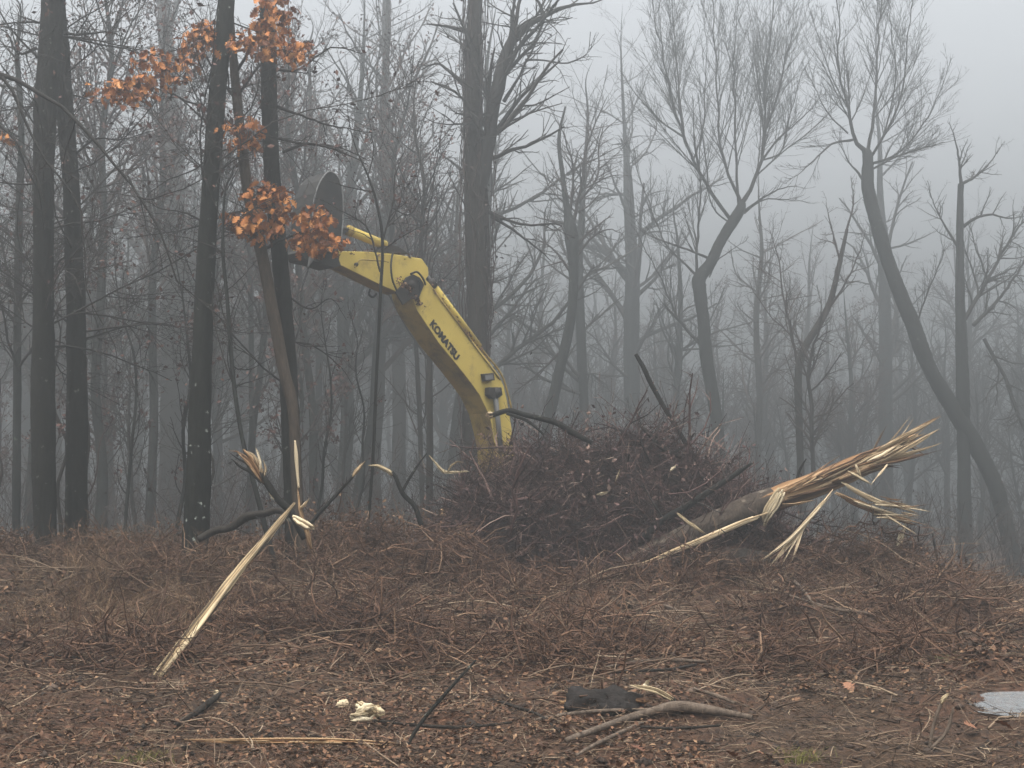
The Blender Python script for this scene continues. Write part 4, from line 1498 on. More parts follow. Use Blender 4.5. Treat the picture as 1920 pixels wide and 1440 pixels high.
def weeds():
    n = 5200
    px = np.concatenate([rng.uniform(-60, 420, 3300), rng.uniform(380, 900, 1300), rng.uniform(1380, 1950, 600)])
    v = rng.random(n)
    Y = np.concatenate([15.5 + 8.5 * rng.random(3300), 17 + 7 * rng.random(1300), 19 + 5 * rng.random(600)])
    X = (px - 960) / FPX * Y
    h = rng.uniform(.15, .85, n) * np.where(px < 420, np.interp(Y, [15, 19, 23], [1, .85, .55]), .55) * np.clip(.75 + .9 * vnoise(np.stack([X * 1.3, Y * .9, X * 0], -1), 71), .15, 1.4)
    t = np.linspace(0, 1, 4)
    lean = rng.normal(size=(n, 2)) * .45
    P = np.stack([X[:, None] + lean[:, :1] * h[:, None] * t ** 1.6, Y[:, None] + lean[:, 1:] * h[:, None] * t ** 1.6, gz(X, Y)[:, None] - .02 + h[:, None] * t * (1 - .25 * t)], -1)
    R = rng.uniform(.002, .005, n)[:, None] * (1 - .6 * t)[None]
    b = Bag()
    b.tubes(P, R, 3)
    p, q = grow(P, R, 1.7, .3, 1, .42, .6, n=3, curl=.2, up=.05, rmin=.0018)
    b.tubes(p, q, 2)
    o = link("dead_weeds", b.mesh("dead_weeds", M['weed']))
    tag(o, "stand of dry brown weeds along the clearing's edge", "weeds", kind="stuff")
    # low leafy brush along the crest
    b = Bag()
    n = 1500
    px = np.concatenate([rng.uniform(-60, 880, 1050), rng.uniform(1380, 1900, 450)])
    Y = np.concatenate([21.5 + 4 * rng.random(1050), 21 + 3 * rng.random(450)])
    X = (px - 960) / FPX * Y
    hmax = np.where(px > 560, np.where(px < 900, .9, .32), .36)
    h = rng.uniform(.25, 1, n) * hmax
    P = np.stack([X[:, None] + rng.normal(size=(n, 1)) * .5 * h[:, None] * t ** 1.3, Y[:, None] + rng.normal(size=(n, 1)) * .5 * h[:, None] * t, gz(X, Y)[:, None] - .02 + h[:, None] * t], -1)
    R = rng.uniform(.003, .008, n)[:, None] * (1 - .6 * t)[None]
    b.tubes(P, R, 3)
    p, q = grow(P, R, 4, .15, 1, .58, .75, n=3, curl=.25, up=.02, rmin=.003)
    b.tubes(p, q, 2)
    p2, q2 = grow(p, q, 1.7, .15, 1, .55, .75, n=3, curl=.25, up=.02, rmin=.002)
    b.tubes(p2, q2, 2)
    flakes(b, np.concatenate([p[:, -1], p2[:, -1]]), 9000, .035)
    o = link("crest_brush", b.mesh("crest_brush", M['litter_leaf']))
    tag(o, "low tangle of rust-brown brush along the crest beneath the trees", "brush", kind="stuff")


weeds()


def clods():
    """crumbled earth, bark and rotten bits lying loose"""
    b = Bag()
    n = 5200
    X, Y = scatter(n)
    keep = np.hypot((X - 5.1) / .85, (Y - 13.05) / .85) > 1
    X, Y = X[keep], Y[keep]
    n = len(X)
    ph = np.array([[1, 1, 1], [-1, -1, 1], [-1, 1, -1], [1, -1, -1]]) / 1.7
    oc = np.concatenate([np.eye(3), -np.eye(3)])
    F0 = np.array([[0, 1, 2], [1, 3, 2], [3, 4, 2], [4, 0, 2], [1, 0, 5], [3, 1, 5], [4, 3, 5], [0, 4, 5]])
    s_ = rng.uniform(.012, .04, n) * (1 + .8 * (rng.random(n) < .05))
    V = oc[None] * s_[:, None, None] * rng.uniform(.5, 1.3, (n, 6, 1)) * np.array([1.3, 1.1, .7])
    V = V + rng.normal(size=(n, 6, 3)) * s_[:, None, None] * .18
    a_ = rng.uniform(0, 6.28, n)
    c, s2 = np.cos(a_)[:, None], np.sin(a_)[:, None]
    V = np.stack([V[:, :, 0] * c - V[:, :, 1] * s2, V[:, :, 0] * s2 + V[:, :, 1] * c, V[:, :, 2]], -1)
    V = V + np.stack([X, Y, gz(X, Y)], -1)[:, None, :]
    F = (F0[None] + (np.arange(n) * 6)[:, None, None]).reshape(-1, 3)
    b.add(V.reshape(-1, 3), F, np.repeat(rng.random(n), 6))
    o = link("earth_clods", b.mesh("earth_clods", M['clod'], smooth=False))
    tag(o, "loose clods of dark earth and bark crumbs on the clearing", "clods", kind="stuff")


M['clod'] = mat_noise("clod", [(.1, (.016, .011, .008)), (.7, (.06, .04, .029)), (.93, (.13, .09, .065)), (1, (.3, .25, .19))], scale=18, bump=.5, tint=True, tint_w=.8)
clods()


def tangles():
    b = Bag()
    spots_ = [(700, 21.5, .9, .85), (640, 22.5, .8, .8), (780, 21.4, .9, .9), (850, 21.0, .9, .8), (910, 21.2, .8, .6), (600, 20.0, .7, .5), (560, 21.0, .7, .5), (740, 20.2, .8, .55), (30, 20.5, .8, .4), (150, 21.0, .8, .5), (260, 20.4, .8, .4), (420, 20.0, .8, .45), (330, 19.0, .7, .35), (480, 18.6, .7, .35), (980, 20.2, .8, .35), (1060, 20.6, .9, .35), (1150, 20.4, .8, .35),
              (1230, 20.6, .8, .4), (1310, 20.8, .8, .4), (1480, 21.6, .7, .6), (1560, 21.8, .9, .7), (1640, 22.0, .9, .75), (1710, 22.0, .8, .6), (1790, 22.2, .8, .4), (1540, 21.2, .7, .5), (1660, 21.3, .8, .5), (1860, 22.4, .6, .25), (1400, 20.8, .7, .4)]
    spots_ += [(1090, 12.6, .2, .1)]
    for i in range(70):
        spots_.append((rng.uniform(-20, 1900), rng.uniform(14.0, 20.8), rng.uniform(.35, .9), rng.uniform(.12, .38)))
    for px, Y, w, h in spots_:
        n = int(260 * w * (1 + h))
        X = (px - 960) / FPX * Y + rng.normal(size=n) * w * .55
        Yy = Y + rng.normal(size=n) * w * .4
        u = rng.random(n)
        P = np.stack([X, Yy, gz(X, Yy) + h * u * np.exp(-((X - (px - 960) / FPX * Y) / w) ** 2)], -1)
        d = norm(rng.normal(size=(n, 3)) * np.array([1, .8, .45]))
        ln = rng.uniform(.2, .7, n)
        m = 4
        C = np.zeros((n, m, 3))
        C[:, 0] = P
        for q in range(1, m):
            d = norm(d + .4 * rng.normal(size=(n, 3)) - np.array([0, 0, .06]))
            C[:, q] = C[:, q - 1] + d * (ln / (m - 1))[:, None]
        C[:, :, 2] = np.maximum(C[:, :, 2], gz(C[:, :, 0], C[:, :, 1], False) + .0)
        R = (rng.uniform(.0022, .0065, n) * (1 + 1.8 * (rng.random(n) < .1)))[:, None] * np.linspace(1, .4, m)[None]
        base_t = rng.uniform(.0, .22)
        thick = R[:, 0] > .007
        tt = base_t + .78 * rng.random(n) ** 1.9
        b.tubes(C[thick], R[thick], 4, tint=np.minimum(tt[thick] + .1, .9))
        b.tubes(C[~thick], R[~thick], 2, tint=tt[~thick])
    o = link("slash_tangle", b.mesh("slash_tangle", M['slash']))
    tag(o, "matted tangles of torn roots and slash heaped over the bank", "slash", kind="stuff")


M['slash'] = mat_noise("slash", [(.05, (.018, .009, .006)), (.45, (.085, .042, .024)), (.8, (.165, .09, .053)), (1, (.34, .24, .15))], scale=7, bump=0, tint=True, tint_w=.88)
tangles()


def boom_debris():
    b = Bag()
    for (x0, y0), (x1, y1), n, off in (((806, 530), (900, 655), 260, .12), ((640, 470), (790, 484), 120, .15), ((900, 655), (955, 770), 90, .2), ((745, 520), (800, 580), 120, -.06), ((900, 815), (968, 850), 160, 0)):
        t = rng.random(n)
        pts = np.array([onplane(x0 + (x1 - x0) * q + rng.normal() * 3, y0 + (y1 - y0) * q + rng.normal() * 3, off + rng.normal() * (.08 if off > 0 else .02)) for q in t]) - EB
        flakes(b, pts, n, .032, spread=.02)
    o = link("caught_debris", b.mesh("caught_debris", M['litter_leaf']), EXC)
    o["kind"] = "stuff"


boom_debris()

# ------------------------------------------------------------------ broken wood
def streaks(V, k, seed, base=.5, amp=.3):
    r_ = np.random.default_rng(seed)
    n = (len(V) - 2) // k
    t = base + amp * r_.normal(size=(1, k)) + amp * .5 * vnoise(np.stack([np.repeat(np.arange(k)[None] * .9, n, 0), np.repeat(np.arange(n)[:, None] * .13, k, 1), np.zeros((n, k))], -1), seed)
    return np.concatenate([np.clip(t, 0, 1).ravel(), [base, base]])


def splinter_mesh(P, R, seed, k=4, squash=.4, name="splinter", mat='wood_fresh', base=np.zeros(3), tint=None):
    """one torn piece of wood: a bundle of flat fibres of unequal length that hang together"""
    P = np.asarray(P, float)
    R = np.asarray(R, float)
    r_ = np.random.default_rng(seed)
    seg = np.linalg.norm(np.diff(P, axis=0), axis=1)
    sc_ = np.concatenate([[0], np.cumsum(seg)])
    L = sc_[-1]
    rm = R.max()
    m = 4 if rm < .02 else (8 if rm < .05 else 14)
    T = norm((P[-1] - P[0])[None])[0]
    ax = np.eye(3)[np.argmin(np.abs(T))]
    u = norm(np.cross(T, ax)[None])[0]
    v = np.cross(T, u)
    ang = r_.uniform(0, 6.28)
    u, v = u * math.cos(ang) + v * math.sin(ang), v * math.cos(ang) - u * math.sin(ang)
    n = 7
    VV, FF, TT, off = [], [], [], 0
    tn_ = r_.random() * .7 + .15 if tint is None else tint
    for j in range(m):
        t0, t1 = r_.uniform(-.02, .16), r_.uniform(.62, 1.03)
        if j == 0:
            t0, t1 = 0, 1
        t = np.linspace(t0, t1, n)
        C = np.stack([np.interp(t * L, sc_, P[:, i]) for i in range(3)], -1)
        # keep a little beyond the ends straight
        rr = np.interp(t * L, sc_, R)
        a_ = r_.uniform(0, 6.28)
        q = math.sqrt(r_.random()) * .75 * (j > 0)
        fl = 1 + .5 * np.linspace(0, 1, n) ** 2 * r_.uniform(-.4, 1)
        C = C + (rr * q * fl)[:, None] * (math.cos(a_) * u + math.sin(a_) * v * .75)[None] + r_.normal(size=(n, 3)) * rm * .05
        w = rr * r_.uniform(.22, .55) * (1.25 if j == 0 else 1)
        w = w * np.concatenate([[.55, .9], np.ones(n - 4), [.75, .12]])
        th = np.linspace(0, 0, n) + r_.uniform(0, 3.14)
        k_ = 4
        ca = np.array([1, .25, -1, -.25])
        sa = np.array([.22, squash, -.22, -squash])
        uu = u * math.cos(th[0]) + v * math.sin(th[0])
        vv = v * math.cos(th[0]) - u * math.sin(th[0])
        V = C[:, None, :] + w[:, None, None] * (ca[None, :, None] * uu + sa[None, :, None] * vv) * (1 + .16 * r_.normal(size=(n, k_, 1)))
        idx = np.arange(n * k_).reshape(n, k_) + off
        nx = np.roll(idx, -1, 1)
        F = np.stack([idx[:-1], nx[:-1], nx[1:], idx[1:]], -1).reshape(-1, 4)
        F = np.concatenate([F, idx[:1, ::-1], idx[-1:]])
        VV.append(V.reshape(-1, 3))
        FF.append(F)
        TT.append(np.clip(tn_ - .08 + .28 * r_.normal() + .14 * r_.normal(size=(1, k_)) + .05 * r_.normal(size=(n, k_)), 0, 1).ravel())
        off += n * k_
    return make_mesh(name, np.concatenate(VV) - base, np.concatenate(FF), M[mat], np.concatenate(TT), smooth=False)


def fallen_log():
    Y = 21.75
    base = at(1320, 1060, Y)
    base[2] = float(gz(base[0], base[1]))
    root = thing("fallen_log", "fallen tree trunk with its right end torn into long pale splinters", "log", base)
    p, r = px_poly([(1100, 1104, 30), (1180, 1058, 38), (1260, 1020, 43), (1330, 988, 47), (1400, 958, 49), (1452, 936, 47)], Y, .3)
    V, F, _, _ = rough_tube(p, r, k=26, amp=.10, seed=3, spacing=.04)
    link("bark_trunk", make_mesh("bark_trunk", V - base, F, M['bark_log']), root)
    p, r = px_poly([(1425, 948, 40), (1480, 924, 42), (1540, 902, 40), (1600, 876, 38), (1650, 852, 30), (1690, 832, 20), (1720, 815, 6)], Y + .3, .5)
    V, F, _, _ = rough_tube(p, r, k=30, amp=.34, seed=8, spacing=.05, ridge=16, along=.7)
    link("torn_core", make_mesh("torn_core", V - base, F, M['wood_orange'], streaks(V, 30, 5, .5, .3), smooth=False), root)
    cnt = [0]

    def sp(pts, mat='wood_fresh', dy=0.0, dd=0.0, tint=None, sq=.55):
        cnt[0] += 1
        P, R = px_poly(pts, Y + dy, dd)
        link("splinter", splinter_mesh(P, R, 500 + cnt[0], mat=mat, base=base, tint=tint, squash=sq), root)
    sp([(1468, 918, 22), (1452, 945, 26), (1438, 968, 20), (1432, 988, 8)], 'wood_white', -.25)
    sp([(1440, 962, 12), (1400, 975, 15), (1330, 1005, 16), (1270, 1030, 15), (1215, 1052, 10), (1165, 1070, 3)], 'wood_fresh', -.3, -.3, .75)
    sp([(1270, 962, 8), (1292, 980, 9), (1326, 1002, 6)], 'wood_white', -.35)
    sp([(1562, 918, 10), (1540, 945, 12), (1505, 985, 12), (1470, 1020, 8), (1420, 1055, 3)], 'wood_fresh', -.2, -.4, .85)
    for k, (tx, ty, w) in enumerate([(1440, 1066, 10), (1464, 1062, 7), (1484, 1056, 8), (1430, 1050, 5)]):
        sp([(1530, 955, 6), (1505, 990, w), ((1505 + tx) / 2, (990 + ty) / 2, w), (tx, ty, 2)], 'wood_fresh', -.22, -.35, .6 + .1 * k)
    sp([(1578, 905, 10), (1610, 925, 14), (1650, 944, 14), (1700, 952, 10), (1750, 960, 3)], 'wood_fresh', -.1, .3, .7)
    sp([(1565, 925, 12), (1610, 945, 16), (1650, 962, 16), (1690, 975, 14), (1722, 986, 4)], 'wood_orange', -.05, .3, .55)
    sp([(1600, 940, 8), (1650, 957, 8), (1720, 975, 3)], 'wood_fresh', -.15, .3, .8)
    sp([(1640, 945, 8), (1680, 948, 9), (1722, 962, 4)], 'wood_fresh', -.1, .2, .6)
    sp([(1660, 965, 6), (1690, 985, 5), (1722, 1004, 2)], 'wood_fresh', -.1, .1, .5)
    sp([(1590, 883, 8), (1612, 895, 12), (1636, 910, 9)], 'wood_white', -.3)
    sp([(1664, 870, 5), (1648, 890, 8), (1632, 910, 5)], 'wood_fresh', -.3, -.1, .9)
    sp([(1604, 870, 4), (1610, 885, 7), (1616, 896, 3)], 'wood_fresh', -.3, 0, .9)
    sp([(1600, 885, 14), (1660, 862, 14), (1700, 852, 10), (1740, 840, 5), (1770, 829, 2)], 'wood_fresh', 0, .3, .6)
    sp([(1560, 905, 14), (1620, 880, 16), (1680, 862, 12), (1735, 850, 3)], 'wood_orange', -.1, .3, .7)
    for k in range(44):
        x0 = rng.uniform(1460, 1670)
        y0 = 930 - (x0 - 1470) * .42 + rng.uniform(-14, 18)
        L = rng.uniform(60, 150) * (1 if k % 3 else .7)
        sl = rng.uniform(-.66, -.2)
        x1 = min(x0 + L, 1765)
        y1 = y0 + (x1 - x0) * sl + rng.normal() * 4
        w = rng.uniform(5, 14)
        sp([(x0, y0, w * .7), (x0 * .6 + x1 * .4, y0 * .6 + y1 * .4 + rng.normal() * 2, w), (x0 * .2 + x1 * .8, y0 * .2 + y1 * .8 + rng.normal() * 2, w * .6), (x1, y1, 1.5)],
           ['wood_orange', 'wood_orange', 'wood_fresh'][k % 3], rng.uniform(-.28, .35), rng.uniform(-.1, .4))
    for k in range(26):      # frayed tips at the upper end
        a = rng.uniform(-1.15, .5)
        L = rng.uniform(25, 85)
        x0, y0 = rng.uniform(1620, 1705), 0
        y0 = 858 - (x0 - 1640) * .6 + rng.uniform(-10, 14)
        sp([(x0, y0, 4), (x0 + L * .5 * math.cos(a), y0 + L * .5 * math.sin(a) + rng.normal() * 3, 4), (x0 + L * math.cos(a), y0 + L * math.sin(a), 1.2)],
           'wood_orange' if k % 2 else 'wood_fresh', rng.uniform(.2, .6), rng.uniform(-.2, .3))
    for k in range(24):      # frayed tips on the lower right sheaf
        x0, y0 = rng.uniform(1620, 1700), rng.uniform(930, 975)
        a = rng.uniform(-.35, .45)
        L = rng.uniform(30, 75)
        sp([(x0, y0, 3.5), (x0 + L * .5 * math.cos(a), y0 + L * .5 * math.sin(a), 3.5), (x0 + L * math.cos(a), y0 + L * math.sin(a), 1.2)], 'wood_fresh' if k % 2 else 'wood_orange', rng.uniform(-.1, .2))
    # second dark log under it
    p, r = px_poly([(1215, 1075, 30), (1300, 1058, 44), (1380, 1052, 50), (1440, 1058, 46)], Y - .3, .2)
    V, F, _, _ = rough_tube(p, r, k=16, amp=.1, seed=13)
    b2 = p[0].copy()
    o = link("fallen_log", make_mesh("fallen_log", V - b2, F, M['bark_brown']))
    o.location = b2
    tag(o, "dark half-buried log lying beneath the splintered trunk", "log")
    # detached splinter standing in the mound
    P, R = px_poly([(1685, 1030, 14), (1688, 1012, 15), (1692, 994, 13), (1696, 980, 7)], Y + .2)
    o = link("wood_splinter", splinter_mesh(P, R, 77, mat='wood_white', base=P[0]))
    o.location = P[0]
    tag(o, "short pale splinter standing upright in the mound at right", "splinter")


fallen_log()


def split_pole():
    a = gpt(300, 1262)
    b = at(552, 945, 16.8)
    base = a.copy()
    root = thing("split_pole", "long pale bark-stripped pole leaning diagonally in the left foreground", "pole", base)
    n = 9
    t = np.linspace(-.02, 1, n)[:, None]
    C = a + (b - a) * t
    C[:, 2] += .03 * np.sin(t[:, 0] * 3)
    w = np.interp(t[:, 0], [0, .12, .5, .8, 1], [25, 26, 19, 14, 6])
    R = np.array([w[i] * pxm(C[i, 1]) / 2 for i in range(n)])
    V, F, _, _ = rough_tube(C, R * .74, k=24, amp=.42, seed=21, spacing=.03, ridge=12, along=.9)
    link("core", make_mesh("core", V - base, F, M['wood_pole'], streaks(V, 24, 6, .45, .34), smooth=False), root)
    for k in range(34):
        t0 = rng.uniform(-.03, .8)
        t1 = min(1.02, t0 + rng.uniform(.12, .4))
        off = norm(rng.normal(size=3)) * np.interp(t0, [0, 1], [.055, .02])
        if off[1] > 0:
            off[1] *= -1
        ts = np.linspace(t0, t1, 4)[:, None]
        P = a + (b - a) * ts + off * np.array([1, .9, .7, .5])[:, None] * rng.uniform(.6, 1.3)
        r0 = rng.uniform(.010, .026)
        link("splinter", splinter_mesh(P, np.array([r0 * .5, r0, r0 * .8, .003]), 800 + k, base=base, mat=['wood_fresh', 'wood_pole', 'wood_pole', 'bark_tan', 'wood_orange'][k % 5], tint=rng.uniform(.2, .85)), root)


split_pole()


def stick(name, label, pts, Y, mat, cat="stick", k=9, amp=.08, group=None, dep=0.0, tips=None, twigs=0, ground=False):
    if ground:
        P = np.array([gpt(p[0], p[1], p[3] if len(p) > 3 else .045) for p in pts])
        R = np.array([p[2] * pxm(P[i, 1]) / 2 for i, p in enumerate(pts)])
        for i in range(len(P)):
            P[i, 2] += R[i] * .6
    else:
        P, R = px_poly(pts, Y, dep)
    base = P[0].copy()
    V, F, C, r = rough_tube(P, R, k=k, amp=amp, seed=int(abs(pts[0][0])), spacing=.04)
    if mat.startswith('wood'):
        me = splinter_mesh(P, R * 1.15, int(abs(pts[0][0])), name=name, mat=mat, base=base, tint=.6)
    else:
        me = make_mesh(name, V - base, F, M[mat], np.full(len(V), .5))
    if tips or twigs:
        root = thing(name, label, cat, base, group)
        link("stem", me, root)
    else:
        root = link(name, me)
        root.location = base
        tag(root, label, cat, group)
    for j, (tp, tm_) in enumerate(tips or []):
        if ground:
            P2 = np.array([gpt(p[0], p[1], 0) for p in tp])
            P2 = P2 * 0 + np.array([at(p[0], p[1], P[min(i, len(P) - 1), 1] if len(p) < 4 else p[3]) for i, p in enumerate(tp)])
            R2 = np.array([p[2] * pxm(P2[i, 1]) / 2 for i, p in enumerate(tp)])
        else:
            P2, R2 = px_poly(tp, Y - .02, 0)
        if tm_.startswith('wood'):
            link("broken_end", splinter_mesh(P2, R2 * 1.25, 900 + j + int(tp[0][0]), name="broken_end", mat=tm_, base=base), root)
        else:
            V2, F2, _, _ = rough_tube(P2, R2, k=8, amp=.1, seed=j + 40, spacing=.04)
            link("side_branch", make_mesh("side_branch", V2 - base, F2, M[tm_]), root)
    if twigs:
        bg_ = Bag()
        Q = resample(np.concatenate([C, r[:, None]], 1), 14)[None]
        p, q = grow(Q[:, :, :3], Q[:, :, 3], twigs, .2, 1, .3, .7, n=6, curl=.15, up=.1, rmin=.004)
        bg_.tubes(p - base, q, 4)
        p, q = grow(p, q, 3, .2, 1, .4, .7, n=4, curl=.18, up=.05, rmin=.003)
        bg_.tubes(p - base, q, 3)
        link("twigs", bg_.mesh("twigs", M['twig']), root)["kind"] = "stuff"
    return root


# wreckage left of centre
stick("snapped_stem", "snapped dark stem with a frayed orange top, behind the leaning pole", [(572, 1010, 14), (545, 960, 15), (520, 935, 14), (500, 905, 14), (488, 885, 12)], 17.6, 'bark_dark', "stump", tips=[
    ([(494, 908, 9), (480, 885, 10), (464, 862, 9), (446, 848, 7), (426, 845, 2)], 'wood_orange'),
    ([(492, 905, 8), (474, 880, 10), (458, 860, 8), (440, 843, 3)], 'wood_orange'),
    ([(493, 900, 9), (480, 872, 11), (470, 855, 8), (455, 842, 2)], 'wood_orange'),
    ([(495, 898, 8), (484, 870, 9), (474, 852, 6), (462, 844, 2)], 'wood_fresh'),
    ([(490, 905, 6), (470, 885, 6), (452, 876, 5), (434, 860, 2)], 'bark_dark'),
    ([(488, 898, 5), (466, 872, 5), (446, 860, 3), (432, 850, 1)], 'bark_dark'),
    ([(487, 895, 5), (489, 870, 9), (484, 852, 7), (479, 838, 2)], 'wood_white'),
    ([(494, 900, 6), (498, 880, 6), (494, 862, 2)], 'wood_fresh'),
    ([(505, 920, 6), (512, 930, 9), (526, 945, 4)], 'wood_white')])
stick("broken_slab", "short pale split slab lying across the pole's upper end", [(548, 968, 8), (560, 978, 15), (576, 987, 16), (590, 992, 10)], 16.6, 'wood_fresh', "slab", amp=.15)
stick("torn_strip", "upright strip of torn pale wood beside the pole's tip", [(584, 1030, 8), (578, 1005, 12), (568, 975, 8), (562, 950, 8), (560, 920, 5), (558, 912, 2)], 16.9, 'wood_orange', "splinter", amp=.2,
      tips=[([(562, 955, 5), (572, 945, 6), (580, 934, 2)], 'wood_fresh')])
stick("fallen_log", "thin dark log resting between the lichen-flecked trunk and the snapped stem", [(372, 1012, 12), (405, 995, 15), (432, 990, 14), (462, 970, 15), (495, 964, 13), (520, 958, 11), (545, 968, 7)], 18.4, 'bark_brown', "log", amp=.2, twigs=7)
stick("fallen_branch", "thin branch with a pale torn tip slanting up right of the pole", [(575, 990, 8), (610, 950, 7), (645, 912, 6), (662, 892, 6)], 18.5, 'bark_dark', "branch", tips=[([(660, 894, 7), (670, 880, 8), (684, 864, 3)], 'wood_fresh')], twigs=4)
stick("fallen_branch", "crooked branch with a whitish bent tip left of the brush pile", [(790, 985, 10), (778, 950, 10), (755, 925, 9), (742, 895, 8), (735, 885, 7)], 21.5, 'bark_dark', "branch", tips=[([(738, 890, 8), (725, 880, 8), (708, 873, 7), (690, 872, 4)], 'wood_white'), ([(755, 920, 6), (775, 885, 5), (800, 850, 2)], 'bark_dark')], twigs=6)
stick("fallen_branch", "whitish forked twig sticking out at the left end of the pile", [(880, 884, 4), (850, 886, 6), (830, 886, 7), (822, 876, 7), (812, 862, 5), (804, 853, 3)], 23.0, 'wood_white', "branch", tips=[([(838, 888, 4), (846, 872, 5), (858, 865, 4), (872, 868, 2)], 'wood_white')])
# limbs in the pile
stick("brush_limb", "dark limb with a pale cut end poking out across the boom's foot", [(1110, 830, 8), (1075, 812, 11), (1040, 792, 11), (985, 778, 10), (955, 770, 10), (925, 778, 10), (918, 779, 9)], 22.9, 'bark_dark', "limb", tips=[([(926, 778, 9), (918, 779, 11), (910, 778, 6)], 'wood_fresh'), ([(950, 775, 7), (990, 790, 6), (1020, 815, 4)], 'bark_dark')])
stick("brush_limb", "straight bare stick pointing up and left out of the pile's right half", [(1310, 880, 10), (1285, 830, 9), (1252, 775, 9), (1222, 722, 9), (1208, 692, 9), (1192, 664, 7)], 23.6, 'bark_dark', "limb")
stick("brush_limb", "forked stub of brush sticking up on top of the pile's right half", [(1290, 860, 9), (1260, 850, 9), (1235, 835, 8), (1215, 812, 8), (1200, 798, 5)], 23.4, 'bark_brown', "limb", tips=[([(1232, 832, 6), (1230, 815, 6), (1236, 800, 3)], 'bark_brown'), ([(1262, 850, 6), (1285, 835, 5), (1302, 812, 3)], 'bark_brown')], twigs=6)
stick("brush_limb", "long dark bough running diagonally along the pile's right flank above the log", [(1205, 1010, 14), (1245, 975, 14), (1290, 948, 13), (1340, 915, 11), (1385, 885, 9), (1410, 868, 4)], 22.0, 'bark_dark', "limb", twigs=8)
stick("brush_limb", "thin curved dark stick behind the splintered log's bark end", [(1480, 930, 6), (1492, 905, 6), (1500, 880, 5), (1512, 860, 2)], 22.4, 'bark_dark', "limb")
for i, (x, y, w, h, lab) in enumerate([(1158, 892, 10, 26, "pale torn wood chip hanging in the middle of the pile"), (1262, 878, 12, 12, "white wood chip near the pile's right top"), (1210, 1000, 10, 12, "white chip low on the pile's right side"), (965, 985, 7, 14, "small pale chip low on the pile's left side"), (1130, 925, 26, 6, "flat pale chip below the hanging one in the pile")]):
    Yc = 22.3
    P, R = px_poly([(x - w / 2, y + h / 2, 3), (x - w * .1, y + h * .1, 8), (x + w * .2, y - h * .2, 7), (x + w / 2, y - h / 2, 3)], Yc)
    o = link("wood_chip", splinter_mesh(P, R, 60 + i, mat='wood_white', base=P[0]))
    o.location = P[0]
    tag(o, lab, "chip", "pale chips in the brush pile")

